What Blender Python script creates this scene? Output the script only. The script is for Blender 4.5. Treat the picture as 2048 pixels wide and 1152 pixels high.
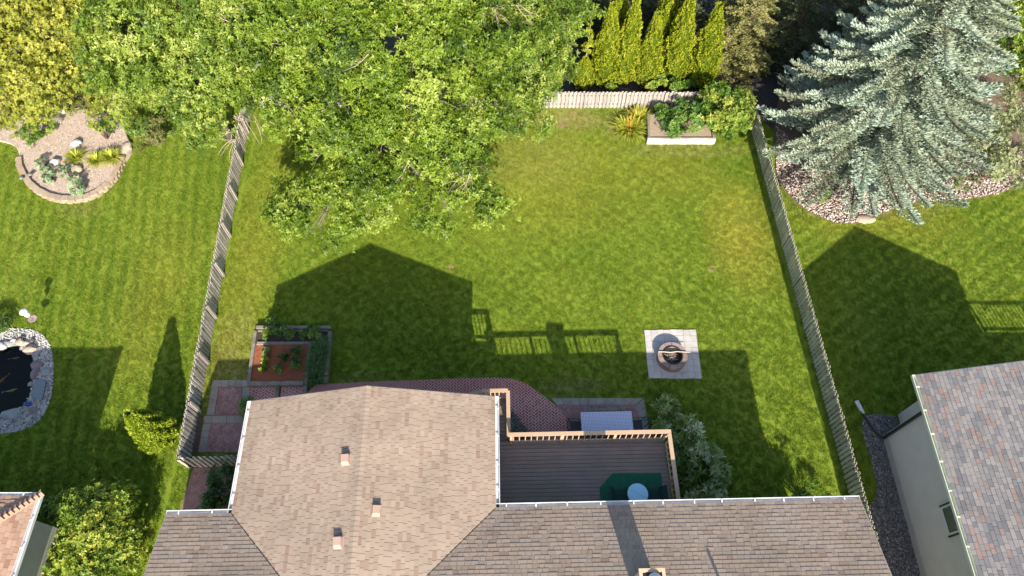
import bpy, math, random
import numpy as np
from mathutils import Vector, Matrix
from mathutils.geometry import tessellate_polygon

random.seed(7); RNG = np.random.default_rng(7)
scene = bpy.context.scene
for o in list(bpy.data.objects): bpy.data.objects.remove(o)
COL = scene.collection
R = math.radians

# ------------------------------------------------------------------ camera, sky, sun, exposure
CAM_H, FPX, PITCH = 28.5, 1380.0, R(60.05)
SUNV = Vector((-0.338, 1.769, -1.0))          # direction the sunlight travels
cam = bpy.data.cameras.new("Camera"); camo = bpy.data.objects.new("Camera", cam); COL.objects.link(camo)
camo.location = (0, 0, CAM_H); camo.rotation_euler = (math.pi/2 - PITCH, 0, 0)
cam.sensor_width = 36.0; cam.lens = 36.0*FPX/2048.0; cam.clip_end = 3000; cam.clip_start = 0.5
scene.camera = camo
world = bpy.data.worlds.new("World"); scene.world = world; world.use_nodes = True
wn = world.node_tree; bg = wn.nodes["Background"]
sky = wn.nodes.new("ShaderNodeTexSky"); sky.sky_type = 'NISHITA'; sky.sun_disc = False
sky.sun_elevation = R(29.05); sky.sun_rotation = math.atan2(0.338, -1.769)
sky.air_density = 1.0; sky.dust_density = 1.6; sky.ozone_density = 1.0
wn.links.new(sky.outputs[0], bg.inputs[0]); bg.inputs[1].default_value = 0.118
sl = bpy.data.lights.new("Sun", 'SUN'); sl.energy = 4.6; sl.angle = R(0.5); sl.color = (1.0, 0.90, 0.76)
slo = bpy.data.objects.new("Sun", sl); COL.objects.link(slo)
slo.rotation_euler = SUNV.to_track_quat('-Z', 'Y').to_euler(); slo.location = (10, -40, 40)
scene.view_settings.view_transform = 'Standard'; scene.view_settings.look = 'None'
scene.view_settings.exposure = 1.2; scene.view_settings.gamma = 1.0
scene.view_settings.use_curve_mapping = False
scene.render.engine = 'CYCLES'; scene.render.resolution_x = 1024; scene.render.resolution_y = 576

def G(px, py, h=0.0):
    """survey: plan position (x, y) of a point of known height h sighted in the photograph"""
    X = (px-1024)/FPX; Y = -(py-576)/FPX
    d = (X, math.cos(PITCH)+Y*math.sin(PITCH), -math.sin(PITCH)+Y*math.cos(PITCH))
    t = (CAM_H-h)/-d[2]
    return (d[0]*t, d[1]*t)
def GP(pts, h=0.0): return [G(x, y, h) for x, y in pts]

# ------------------------------------------------------------------ materials
def nt(name):
    m = bpy.data.materials.new(name); m.use_nodes = True
    t = m.node_tree; b = t.nodes["Principled BSDF"]
    return m, t, b
def rgb(c): return (c[0], c[1], c[2], 1.0)
def N(t, kind, **kw):
    n = t.nodes.new(kind)
    for k, v in kw.items(): setattr(n, k, v)
    return n
def mixc(t, fac, a, b, mode='MIX'):
    n = t.nodes.new("ShaderNodeMix"); n.data_type = 'RGBA'; n.blend_type = mode
    for sock, v in ((n.inputs[0], fac), (n.inputs[6], a), (n.inputs[7], b)):
        if hasattr(v, 'is_linked') or hasattr(v, 'links'): t.links.new(v, sock)
        elif isinstance(v, (int, float)): sock.default_value = v
        else: sock.default_value = rgb(v)
    return n.outputs[2]
def mth(t, op, a, b=None, clamp=False):
    n = t.nodes.new("ShaderNodeMath"); n.operation = op; n.use_clamp = clamp
    for i, v in enumerate((a, b)):
        if v is None: continue
        if hasattr(v, 'links'): t.links.new(v, n.inputs[i])
        else: n.inputs[i].default_value = v
    return n.outputs[0]
def noise(t, scale, detail=3, rough=0.55, vec=None, dist=0.0):
    n = t.nodes.new("ShaderNodeTexNoise"); n.inputs['Scale'].default_value = scale
    n.inputs['Detail'].default_value = detail; n.inputs['Roughness'].default_value = rough
    n.inputs['Distortion'].default_value = dist
    if vec is None: vec = t.nodes.new("ShaderNodeNewGeometry").outputs['Position']
    t.links.new(vec, n.inputs['Vector'])
    return n.outputs['Fac']
def ramp(t, fac, stops):
    n = t.nodes.new("ShaderNodeValToRGB"); t.links.new(fac, n.inputs[0])
    e = n.color_ramp.elements
    while len(e) < len(stops): e.new(0.5)
    for el, (p, c) in zip(e, stops): el.position = p; el.color = rgb(c) if not isinstance(c, (int, float)) else (c, c, c, 1)
    return n.outputs[0]
def bump(t, b, h, strength=0.4, dist=0.02):
    n = t.nodes.new("ShaderNodeBump"); n.inputs['Strength'].default_value = strength; n.inputs['Distance'].default_value = dist
    t.links.new(h, n.inputs['Height']); t.links.new(n.outputs[0], b.inputs['Normal'])
MATS = {}
def surf(name, stops, scale=8, rough=0.8, bs=0.3, bscale=None, bd=0.01, attr=None, rnd=0.0, spec=0.3, stretch=None, fine=0.0, metallic=0.0):
    """noise-tinted surface; stops = colours; attr 'tint' picks colour per piece; rnd varies per object"""
    if name in MATS: return MATS[name]
    m, t, b = nt(name)
    pos = N(t, "ShaderNodeNewGeometry").outputs['Position']
    if stretch:
        mp = N(t, "ShaderNodeMapping"); mp.inputs['Scale'].default_value = stretch
        t.links.new(pos, mp.inputs[0]); pos = mp.outputs[0]
    nz = noise(t, scale, 4, 0.6, pos)
    n = len(stops)
    fac = nz
    if attr:
        a = N(t, "ShaderNodeAttribute", attribute_name='tint').outputs['Fac']
        fac = mth(t, 'ADD', a, mth(t, 'MULTIPLY', mth(t, 'SUBTRACT', nz, 0.5), attr), True)
    else:
        fac = mth(t, 'ADD', mth(t, 'MULTIPLY', mth(t, 'SUBTRACT', nz, 0.5), 1.8), 0.5, True)
    if rnd:
        r = N(t, "ShaderNodeObjectInfo").outputs['Random']
        fac = mth(t, 'ADD', fac, mth(t, 'MULTIPLY', mth(t, 'SUBTRACT', r, 0.5), rnd), True)
    col = ramp(t, fac, [(i/max(1, n-1), c) for i, c in enumerate(stops)])
    if fine:
        fn = noise(t, 60, 2, 0.7)
        col = mixc(t, fine, col, ramp(t, fn, [(0.3, 0.25), (0.7, 1.0)]), 'MULTIPLY')
        col = mixc(t, 1.0, col, ramp(t, noise(t, 0.55, 5, 0.65), [(0.32, (0.82, 0.81, 0.80)), (0.62, (1.04, 1.03, 1.02))]), 'MULTIPLY')
    t.links.new(col, b.inputs['Base Color'])
    b.inputs['Roughness'].default_value = rough; b.inputs['Specular IOR Level'].default_value = spec
    b.inputs['Metallic'].default_value = metallic
    if bs: bump(t, b, noise(t, bscale or scale*4, 4, 0.65, pos), bs, bd)
    MATS[name] = m
    return m
FOL = 1.5
def leafm(name, stops, trans=0.3, rough=0.55, nscale=0.6, namp=0.25, spec=0.35):
    if name in MATS: return MATS[name]
    m, t, b = nt(name)
    stops = [tuple(v*FOL for v in c) for c in stops]
    a = N(t, "ShaderNodeAttribute", attribute_name='tint').outputs['Fac']
    nz = noise(t, nscale, 2, 0.5)
    fac = mth(t, 'ADD', a, mth(t, 'MULTIPLY', mth(t, 'SUBTRACT', nz, 0.5), namp), True)
    n = len(stops)
    col = ramp(t, fac, [(i/(n-1), c) for i, c in enumerate(stops)])
    t.links.new(col, b.inputs['Base Color']); b.inputs['Roughness'].default_value = rough
    b.inputs['Specular IOR Level'].default_value = spec
    tr = N(t, "ShaderNodeBsdfTranslucent"); t.links.new(mixc(t, 1.0, col, (1.0, 1.0, 0.55), 'MULTIPLY'), tr.inputs[0])
    mx = N(t, "ShaderNodeMixShader"); mx.inputs[0].default_value = trans
    out = t.nodes["Material Output"]
    t.links.new(b.outputs[0], mx.inputs[1]); t.links.new(tr.outputs[0], mx.inputs[2]); t.links.new(mx.outputs[0], out.inputs[0])
    MATS[name] = m
    return m

# lawn colour, shared by the ground sheet and the grass blades on it
def lawn_color(t):
    geo = N(t, "ShaderNodeNewGeometry").outputs['Position']
    sep = N(t, "ShaderNodeSeparateXYZ"); t.links.new(geo, sep.inputs[0])
    X, Y = sep.outputs[0], sep.outputs[1]
    wob = mth(t, 'MULTIPLY', mth(t, 'SUBTRACT', noise(t, 0.5, 2), 0.5), 0.35)
    def stripe(ax, ay, period):
        s = mth(t, 'ADD', mth(t, 'MULTIPLY', X, ax), mth(t, 'MULTIPLY', Y, ay))
        s = mth(t, 'ADD', s, wob)
        return mth(t, 'SINE', mth(t, 'MULTIPLY', s, 2*math.pi/period))
    main = mth(t, 'ADD', stripe(0.62, 0.78, 0.60), stripe(-0.70, 0.71, 0.55))
    left = mth(t, 'MULTIPLY', stripe(0.985, 0.17, 0.64), 2.0)
    right = mth(t, 'MULTIPLY', stripe(-0.55, 0.83, 0.62), 2.0)
    isl = mth(t, 'LESS_THAN', X, -13.9); isr = mth(t, 'GREATER_THAN', X, 13.4)
    ism = mth(t, 'SUBTRACT', 1.0, mth(t, 'ADD', isl, isr))
    st = mth(t, 'ADD', mth(t, 'MULTIPLY', main, ism), mth(t, 'ADD', mth(t, 'MULTIPLY', left, isl), mth(t, 'MULTIPLY', right, isr)))
    st = mth(t, 'MULTIPLY', st, mth(t, 'MULTIPLY', noise(t, 0.45, 3, 0.6), 2.0))
    n1 = noise(t, 0.35, 4, 0.6); n2 = noise(t, 2.2, 3, 0.6); n3 = noise(t, 14.0, 3, 0.7)
    f = mth(t, 'ADD', mth(t, 'MULTIPLY', n1, 0.46), mth(t, 'MULTIPLY', n2, 0.14))
    f = mth(t, 'ADD', f, mth(t, 'MULTIPLY', n3, 0.62))
    f = mth(t, 'ADD', f, mth(t, 'MULTIPLY', st, 0.042))
    f = mth(t, 'SUBTRACT', f, 0.10, True)
    col = ramp(t, f, [(0.0, (0.036, 0.085, 0.008)), (0.35, (0.122, 0.200, 0.016)), (0.62, (0.210, 0.282, 0.030)), (1.0, (0.34, 0.355, 0.08))])
    # worn / dry spots (position, radius, strength)
    dry = None
    for (cx, cy, rx, ry, k) in [(3.2, 27.2, 1.9, 0.8, 1.0), (6.4, 26.8, 1.5, 1.0, 0.9), (-12.7, 12.0, 0.9, 3.2, 0.55),
                                (-11.9, 11.9, 1.1, 0.5, 0.8), (2.6, 11.4, 1.4, 0.5, 0.5), (-12.6, 7.2, 0.7, 1.5, 0.6), (18.5, 21.3, 4.0, 0.9, 0.5),
                                (-6.6, 11.6, 1.2, 0.5, 0.4), (9.5, 25.0, 3.5, 0.5, 0.45), (1.0, 24.5, 3.0, 2.0, 0.25), (-22.0, 21.0, 1.2, 0.5, 0.4), (-3.0, 17.6, .2, .12, 1.6), (9.7, 17.5, .22, .14, 1.6)]:
        dx = mth(t, 'MULTIPLY', mth(t, 'SUBTRACT', X, cx), 1/rx); dy = mth(t, 'MULTIPLY', mth(t, 'SUBTRACT', Y, cy), 1/ry)
        d2 = mth(t, 'ADD', mth(t, 'MULTIPLY', dx, dx), mth(t, 'MULTIPLY', dy, dy))
        v = mth(t, 'MULTIPLY', mth(t, 'SUBTRACT', 1.0, mth(t, 'MULTIPLY', d2, 0.6), True), k)
        dry = v if dry is None else mth(t, 'MAXIMUM', dry, v)
    dn = mth(t, 'MULTIPLY', mth(t, 'SUBTRACT', noise(t, 1.6, 4, 0.65), 0.25), 2.0, True)
    dry = mth(t, 'MULTIPLY', dry, dn, True)
    yel = None
    for (cx, cy, rx, ry, k) in [(11.4, 19.5, 1.7, 3.0, 0.9), (2.0, 23.0, 5.0, 3.5, 0.45), (8.0, 23.5, 3.0, 1.6, 0.4), (-12.6, 17.0, 1.2, 8.0, 0.5), (-17, 16, 1.5, 4, 0.4), (18.5, 20.3, 4.0, 1.2, 0.5)]:
        dx = mth(t, 'MULTIPLY', mth(t, 'SUBTRACT', X, cx), 1/rx); dy = mth(t, 'MULTIPLY', mth(t, 'SUBTRACT', Y, cy), 1/ry)
        v = mth(t, 'MULTIPLY', mth(t, 'SUBTRACT', 1.0, mth(t, 'MULTIPLY', mth(t, 'ADD', mth(t, 'MULTIPLY', dx, dx), mth(t, 'MULTIPLY', dy, dy)), 0.6), True), k)
        yel = v if yel is None else mth(t, 'MAXIMUM', yel, v)
    col = mixc(t, mth(t, 'MULTIPLY', yel, noise(t, 0.9, 4, 0.6)), col, (0.42, 0.36, 0.06))
    return mixc(t, dry, col, (0.40, 0.31, 0.16)), n3
def lawn_mat():
    m, t, b = nt('lawn_turf')
    col, n3 = lawn_color(t)
    t.links.new(mixc(t, 0.35, col, (0.6, 0.6, 0.6), 'MULTIPLY'), b.inputs['Base Color'])
    b.inputs['Roughness'].default_value = 0.9; b.inputs['Specular IOR Level'].default_value = 0.1
    bump(t, b, noise(t, 22, 4, 0.75), 0.7, 0.05)
    return m
def blade_mat():
    m, t, b = nt('grass_blades')
    col, n3 = lawn_color(t)
    r = N(t, "ShaderNodeNewGeometry").outputs['Random Per Island']
    col = mixc(t, 1.0, col, ramp(t, r, [(0.0, (0.75, 0.8, 0.7)), (1.0, (1.35, 1.25, 1.1))]), 'MULTIPLY')
    t.links.new(col, b.inputs['Base Color']); b.inputs['Roughness'].default_value = 0.6; b.inputs['Specular IOR Level'].default_value = 0.25
    tr = N(t, "ShaderNodeBsdfTranslucent"); t.links.new(col, tr.inputs[0])
    mx = N(t, "ShaderNodeMixShader"); mx.inputs[0].default_value = 0.3
    t.links.new(b.outputs[0], mx.inputs[1]); t.links.new(tr.outputs[0], mx.inputs[2]); t.links.new(mx.outputs[0], t.nodes["Material Output"].inputs[0])
    return m

# ------------------------------------------------------------------ mesh helpers
ORG = {}
def org(o): return ORG.get(o.name, Vector((0, 0, 0))) if o else Vector((0, 0, 0))
def tag(o, label=None, cat=None, group=None, kind=None):
    if label: o["label"] = label
    if cat: o["category"] = cat
    if group: o["group"] = group
    if kind: o["kind"] = kind
    return o
def empty(name, loc, label, cat, group=None):
    o = bpy.data.objects.new(name, None); COL.objects.link(o); o.location = loc; o.empty_display_size = 0.2
    ORG[o.name] = Vector(loc); return tag(o, label, cat, group)
def link(name, mesh, parent=None, loc=None, rot=None, scale=None):
    """loc in world; stored relative to the parent's origin"""
    o = bpy.data.objects.new(name, mesh); COL.objects.link(o)
    po = org(parent)
    l = Vector(loc) if loc is not None else po.copy()
    o.location = l - po
    if parent: o.parent = parent
    if rot is not None: o.rotation_euler = rot
    if scale is not None: o.scale = scale
    ORG[o.name] = l
    return o
class MB:
    def __init__(self): self.v = []; self.f = []; self.t = []
    def add(self, vs, fs, tint=0.5):
        b = len(self.v); self.v += [tuple(p) for p in vs]; self.f += [tuple(b+i for i in f) for f in fs]; self.t += [tint]*len(fs); return self
    def box(self, x0, x1, y0, y1, z0, z1, M=None, tint=0.5, ch=0.0):
        vs = [(x, y, z) for z in (z0, z1) for x, y in ((x0, y0), (x1, y0), (x1, y1), (x0, y1))]
        if M is not None: vs = [M @ Vector(p) for p in vs]
        return self.add(vs, [(3, 2, 1, 0), (4, 5, 6, 7), (0, 1, 5, 4), (1, 2, 6, 5), (2, 3, 7, 6), (3, 0, 4, 7)], tint)
    def prism(self, poly, z0, z1, M=None, tint=0.5):
        n = len(poly)
        a = sum(poly[i][0]*poly[(i+1) % n][1]-poly[(i+1) % n][0]*poly[i][1] for i in range(n))
        if a < 0: poly = poly[::-1]
        vs = [(p[0], p[1], z0) for p in poly]+[(p[0], p[1], z1) for p in poly]
        if M is not None: vs = [M @ Vector(p) for p in vs]
        fs = [tuple(range(n-1, -1, -1)), tuple(range(n, 2*n))]+[(i, (i+1) % n, n+(i+1) % n, n+i) for i in range(n)]
        return self.add(vs, fs, tint)
    def tube(self, pts, rad, n=6, tint=0.5, caps=True):
        pts = [Vector(p) for p in pts]; k = len(pts)
        if not hasattr(rad, '__len__'): rad = [rad]*k
        vs = []
        for i, p in enumerate(pts):
            d = (pts[min(i+1, k-1)]-pts[max(i-1, 0)]).normalized()
            a = d.cross(Vector((0, 0, 1)) if abs(d.z) < 0.9 else Vector((1, 0, 0))).normalized(); c = d.cross(a)
            for j in range(n):
                w = 2*math.pi*j/n; vs.append(p+(a*math.cos(w)+c*math.sin(w))*rad[i])
        fs = [(i*n+j, i*n+(j+1) % n, (i+1)*n+(j+1) % n, (i+1)*n+j) for i in range(k-1) for j in range(n)]
        if caps: fs += [tuple(range(n-1, -1, -1)), tuple((k-1)*n+j for j in range(n))]
        return self.add(vs, fs, tint)
    def lathe(self, prof, n=24, c=(0, 0, 0), tint=0.5):
        vs = [(c[0]+r*math.cos(2*math.pi*j/n), c[1]+r*math.sin(2*math.pi*j/n), c[2]+z) for r, z in prof for j in range(n)]
        k = len(prof)
        fs = [(i*n+j, i*n+(j+1) % n, (i+1)*n+(j+1) % n, (i+1)*n+j) for i in range(k-1) for j in range(n)]
        return self.add(vs, fs, tint)
    def mesh(self, name, mat, o=Vector((0, 0, 0)), smooth=False):
        m = bpy.data.meshes.new(name)
        m.from_pydata([(p[0]-o[0], p[1]-o[1], p[2]-o[2]) for p in self.v], [], self.f)
        m.materials.append(mat)
        a = m.attributes.new('tint', 'FLOAT', 'FACE'); a.data.foreach_set('value', np.array(self.t, np.float32))
        if smooth: m.polygons.foreach_set('use_smooth', [True]*len(m.polygons))
        m.update(); return m
    def build(self, name, mat, parent=None, smooth=False):
        return link(name, self.mesh(name, mat, org(parent), smooth), parent)
def quadmesh(name, V, F, T, mat, parent=None, smooth=False):
    """V (n,3) float, F (m,k) int, T (m,) tint: fast bulk mesh"""
    o = org(parent); V = np.asarray(V, np.float32) - np.array(o, np.float32)
    k = F.shape[1]; m = bpy.data.meshes.new(name)
    m.vertices.add(len(V)); m.vertices.foreach_set('co', V.ravel())
    m.loops.add(F.size); m.loops.foreach_set('vertex_index', F.astype(np.int32).ravel())
    m.polygons.add(len(F)); m.polygons.foreach_set('loop_start', np.arange(0, F.size, k, dtype=np.int32))
    try: m.polygons.foreach_set('loop_total', np.full(len(F), k, np.int32))
    except Exception: pass
    m.materials.append(mat)
    a = m.attributes.new('tint', 'FLOAT', 'FACE'); a.data.foreach_set('value', np.clip(T, 0, 1).astype(np.float32))
    if smooth: m.polygons.foreach_set('use_smooth', np.ones(len(F), bool))
    m.update(calc_edges=True)
    return link(name, m, parent)
def nrm(a): return a/np.maximum(np.linalg.norm(a, axis=-1, keepdims=True), 1e-9)
def rdir(n): return nrm(RNG.normal(size=(n, 3)))
def leaf_quads(B, D, NN, L, W):
    """diamond leaves: base, two shoulders, tip"""
    S = nrm(np.cross(D, NN)); NN = np.cross(S, D)
    L = L[:, None]; W = W[:, None]
    mid = B+D*L*0.45+NN*W*0.12
    V = np.stack([B, mid+S*W*0.5, B+D*L-NN*L*0.08, mid-S*W*0.5], 1).reshape(-1, 3)
    F = np.arange(len(V)).reshape(-1, 4)
    return V, F
def needle_tris(B, D, NN, L, W):
    S = nrm(np.cross(D, NN)); L = L[:, None]; W = W[:, None]
    V = np.stack([B-S*W*0.5, B+S*W*0.5, B+D*L], 1).reshape(-1, 3)
    return V, np.arange(len(V)).reshape(-1, 3)
def in_poly(x, y, poly):
    ins = False; n = len(poly); j = n-1
    for i in range(n):
        xi, yi = poly[i]; xj, yj = poly[j]
        if (yi > y) != (yj > y) and x < (xj-xi)*(y-yi)/(yj-yi)+xi: ins = not ins
        j = i
    return ins
def in_poly_np(P, poly):
    x, y = P[:, 0], P[:, 1]; ins = np.zeros(len(P), bool); n = len(poly); j = n-1
    for i in range(n):
        xi, yi = poly[i]; xj, yj = poly[j]
        if yi != yj:
            ins ^= ((yi > y) != (yj > y)) & (x < (xj-xi)*(y-yi)/(yj-yi)+xi)
        j = i
    return ins
def clip(subject, win):
    """Sutherland-Hodgman: subject polygon (any) cut by a convex CCW window"""
    out = list(subject)
    for i in range(len(win)):
        a = win[i]; b = win[(i+1) % len(win)]; inp = out; out = []
        if not inp: break
        def side(p): return (b[0]-a[0])*(p[1]-a[1])-(b[1]-a[1])*(p[0]-a[0])
        for k in range(len(inp)):
            p = inp[k-1]; q = inp[k]; sp, sq = side(p), side(q)
            if (sp >= 0) != (sq >= 0):
                w = sp/(sp-sq); out.append((p[0]+(q[0]-p[0])*w, p[1]+(q[1]-p[1])*w))
            if sq >= 0: out.append(q)
    r = []
    for p in out:
        if not r or (abs(p[0]-r[-1][0])+abs(p[1]-r[-1][1])) > 1e-5: r.append(p)
    if len(r) > 2 and abs(r[0][0]-r[-1][0])+abs(r[0][1]-r[-1][1]) < 1e-5: r.pop()
    return r
def area(p): return 0.5*sum(p[i-1][0]*p[i][1]-p[i][0]*p[i-1][1] for i in range(len(p)))
def smooth_poly(p, it=2):
    for _ in range(it):
        q = []
        for i in range(len(p)):
            a, b = p[i], p[(i+1) % len(p)]
            q += [(a[0]*.75+b[0]*.25, a[1]*.75+b[1]*.25), (a[0]*.25+b[0]*.75, a[1]*.25+b[1]*.75)]
        p = q
    return p
def sheet(name, poly, z, mat, parent=None, holes=(), kind=None, z0=None):
    loops = [[Vector((x, y, z)) for x, y in poly]]+[[Vector((x, y, z)) for x, y in h] for h in holes]
    tris = tessellate_polygon(loops); vs = [tuple(p) for l in loops for p in l]
    mb = MB(); 
    for tr in tris:
        a, b, c = (vs[i] for i in tr)
        if (b[0]-a[0])*(c[1]-a[1])-(b[1]-a[1])*(c[0]-a[0]) < 0: tr = tr[::-1]
        mb.f.append(tuple(tr)); mb.t.append(0.5)
    mb.v = vs
    if z0 is not None:
        n = len(poly); b = len(mb.v); mb.v += [(x, y, z0) for x, y in poly]
        for i in range(n): mb.f.append((b+i, b+(i+1) % n, (i+1) % n, i)); mb.t.append(0.5)
    o = mb.build(name, mat, parent)
    if kind: o["kind"] = kind
    return o
def scatter_poly(poly, n):
    P = np.array(poly); lo = P.min(0); hi = P.max(0)
    out = RNG.uniform(lo, hi, (int(n*2.5)+20, 2)); out = out[in_poly_np(out, poly)]
    return out[:n]
def stones(name, poly, n, s0, s1, mat, z=0.0, mound=0.0, label=None, cat=None, parent=None, holes=()):
    """loose stones scattered over a bed, one stuff object"""
    P = scatter_poly(poly, n)
    for h in holes: P = P[~in_poly_np(P, h)]
    n = len(P); base = np.array([(1, 0, 0), (-1, 0, 0), (0, 1, 0), (0, -1, 0), (0, 0, .8), (0, 0, -.8)], float)
    fc = np.array([(0, 2, 4), (2, 1, 4), (1, 3, 4), (3, 0, 4), (2, 0, 5), (1, 2, 5), (3, 1, 5), (0, 3, 5)])
    s = RNG.uniform(s0, s1, (n, 1, 1))
    V = base[None]*RNG.uniform(0.65, 1.35, (n, 6, 1))*s*RNG.uniform(0.7, 1.3, (n, 1, 3))
    a = RNG.uniform(0, 6.28, n); c, sn = np.cos(a)[:, None], np.sin(a)[:, None]
    x = V[..., 0]*c-V[..., 1]*sn; y = V[..., 0]*sn+V[..., 1]*c
    zz = V[..., 2]*0.7+z+s[..., 0]*0.3+RNG.uniform(0, mound+1e-6, (n, 1))
    V = np.stack([x+P[:, :1], y+P[:, 1:], zz], -1).reshape(-1, 3)
    F = (fc[None]+6*np.arange(n)[:, None, None]).reshape(-1, 3)
    o = quadmesh(name, V, F, np.repeat(RNG.uniform(0, 1, n), 8), mat, parent)
    tag(o, label if not parent else None, cat if not parent else None, kind='stuff'); return o
def chips(name, poly, n, L, W, mat, z, label=None, cat=None, parent=None, holes=()):
    P = scatter_poly(poly, n)
    for h in holes: P = P[~in_poly_np(P, h)]
    n = len(P); B = np.column_stack([P, np.full(n, z)+RNG.uniform(0.0, 0.02, n)])
    D = RNG.normal(size=(n, 3)); D[:, 2] *= 0.25; D = nrm(D)
    NN = np.tile([0., 0, 1], (n, 1))+RNG.normal(size=(n, 3))*0.35
    V, F = leaf_quads(B, D, NN, RNG.uniform(.5, 1.3, n)*L, RNG.uniform(.5, 1.3, n)*W)
    o = quadmesh(name, V, F, RNG.uniform(0, 1, n), mat, parent); tag(o, label, cat, kind='stuff'); return o

# ------------------------------------------------------------------ base palette
m_fence = surf('weathered_fence_wood', [(0.36, 0.325, 0.29), (0.54, 0.495, 0.45), (0.66, 0.615, 0.57)], 5, 0.85, 0.4, 30, 0.01, rnd=0.7, stretch=(4, 4, 0.5), fine=0.25)
m_fence2 = surf('greened_fence_wood', [(0.30, 0.295, 0.22), (0.46, 0.455, 0.355), (0.58, 0.56, 0.45)], 5, 0.85, 0.4, 30, 0.01, rnd=0.6, stretch=(4, 4, 0.5), fine=0.25)
m_fence3 = surf('bleached_fence_wood', [(0.24, 0.22, 0.205), (0.35, 0.325, 0.305), (0.45, 0.425, 0.405)], 5, 0.85, 0.4, 30, 0.01, rnd=0.6, stretch=(4, 4, 0.5), fine=0.2)
m_post = surf('fence_post_wood', [(0.10, 0.09, 0.075), (0.2, 0.17, 0.14)], 9, 0.9, 0.4, 40, 0.01)
m_shing = surf('tan_shingle', [(0.265, 0.185, 0.148), (0.31, 0.242, 0.19), (0.335, 0.268, 0.213), (0.36, 0.295, 0.235)], 3, 0.95, 0.35, 130, 0.004, attr=0.25, spec=0.1, fine=0.18)
m_shing_rn = surf('blend_shingle', [(0.165, 0.168, 0.182), (0.215, 0.21, 0.215), (0.26, 0.248, 0.245), (0.295, 0.275, 0.262), (0.275, 0.205, 0.185)], 3, 0.95, 0.35, 130, 0.004, attr=0.12, spec=0.1, fine=0.18)
m_under = surf('roof_felt', [(0.03, 0.025, 0.022), (0.06, 0.05, 0.04)], 5, 0.95, 0)
m_white = surf('white_gutter_metal', [(0.52, 0.52, 0.52), (0.68, 0.68, 0.67)], 3, 0.4, 0.02, spec=0.5)
m_cream = surf('cream_gutter_metal', [(0.52, 0.54, 0.42), (0.66, 0.67, 0.55)], 3, 0.45, 0.02, spec=0.5)
m_wall = surf('beige_siding', [(0.34, 0.30, 0.25), (0.40, 0.36, 0.30)], 2, 0.7, 0.05)
m_rnwall = surf('taupe_siding', [(0.52, 0.47, 0.41), (0.59, 0.535, 0.465)], 2, 0.7, 0.05)
m_lnwall = surf('grey_green_siding', [(0.22, 0.24, 0.20), (0.27, 0.29, 0.25)], 2, 0.7, 0.05)
m_conc = surf('concrete_slab', [(0.22, 0.205, 0.175), (0.31, 0.285, 0.24), (0.37, 0.34, 0.29)], 2.5, 0.9, 0.3, 60, 0.004, rnd=0.35, fine=0.15)
m_pale = surf('pale_paver', [(0.40, 0.385, 0.365), (0.49, 0.47, 0.445), (0.54, 0.515, 0.49)], 2.5, 0.9, 0.3, 60, 0.004, rnd=0.35, fine=0.12)
m_brick = surf('red_paver_brick', [(0.28, 0.075, 0.062), (0.38, 0.11, 0.09), (0.46, 0.155, 0.125)], 2.0, 0.85, 0.3, 70, 0.003, attr=0.4, rnd=0.6, fine=0.15)
m_brick2 = surf('pink_paver_brick', [(0.29, 0.16, 0.145), (0.36, 0.21, 0.19), (0.42, 0.26, 0.235)], 2.0, 0.85, 0.3, 70, 0.003, attr=0.4, rnd=0.6, fine=0.15)
m_jointw = surf('pale_joint_sand', [(0.56, 0.47, 0.42), (0.72, 0.62, 0.56)], 12, 0.95, 0.3, 60)
m_jointd = surf('dark_joint_sand', [(0.045, 0.035, 0.032), (0.075, 0.06, 0.055)], 12, 0.95, 0.3, 60)
m_deck = surf('brown_deck_board', [(0.185, 0.145, 0.122), (0.225, 0.178, 0.15), (0.26, 0.208, 0.176)], 3, 0.6, 0.15, 30, 0.003, rnd=0.5, stretch=(0.6, 8, 8), fine=0.12)
m_rail = surf('tan_rail_composite', [(0.40, 0.285, 0.19), (0.47, 0.335, 0.225)], 3, 0.6, 0.1, 30, 0.003, stretch=(1, 1, 1))
m_timber = surf('weathered_landscape_timber', [(0.13, 0.115, 0.095), (0.23, 0.205, 0.17), (0.31, 0.28, 0.235)], 3, 0.9, 0.5, 20, 0.012, rnd=0.4, fine=0.3)
m_soil = surf('dark_soil', [(0.035, 0.028, 0.02), (0.075, 0.058, 0.042)], 8, 0.95, 0.6, 40, 0.02)
m_redmulch = surf('red_wood_mulch', [(0.17, 0.05, 0.028), (0.30, 0.10, 0.05), (0.42, 0.17, 0.09)], 25, 0.95, 0.6, 60, 0.02, attr=0.4)
m_mulch = surf('tan_wood_mulch', [(0.30, 0.225, 0.175), (0.46, 0.37, 0.30), (0.68, 0.60, 0.53)], 25, 0.95, 0.6, 60, 0.02, attr=0.4)
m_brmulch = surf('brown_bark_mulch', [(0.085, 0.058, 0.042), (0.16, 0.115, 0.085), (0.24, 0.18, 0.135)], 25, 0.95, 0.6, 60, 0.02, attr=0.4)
m_peb = surf('mixed_river_pebble', [(0.14, 0.138, 0.135), (0.34, 0.33, 0.315), (0.52, 0.50, 0.47), (0.70, 0.67, 0.63)], 6, 0.8, 0.1, attr=0.2)
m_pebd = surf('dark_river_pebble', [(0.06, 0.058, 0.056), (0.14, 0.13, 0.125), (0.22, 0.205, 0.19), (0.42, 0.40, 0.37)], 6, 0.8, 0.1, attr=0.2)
m_pebp = surf('pink_quartz_pebble', [(0.22, 0.165, 0.135), (0.36, 0.285, 0.25), (0.46, 0.39, 0.355), (0.58, 0.52, 0.49)], 6, 0.8, 0.1, attr=0.2)
m_lime = surf('tan_wall_block', [(0.29, 0.225, 0.155), (0.38, 0.30, 0.215), (0.44, 0.36, 0.27)], 4, 0.95, 0.6, 25, 0.02, rnd=0.4, fine=0.2)
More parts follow.
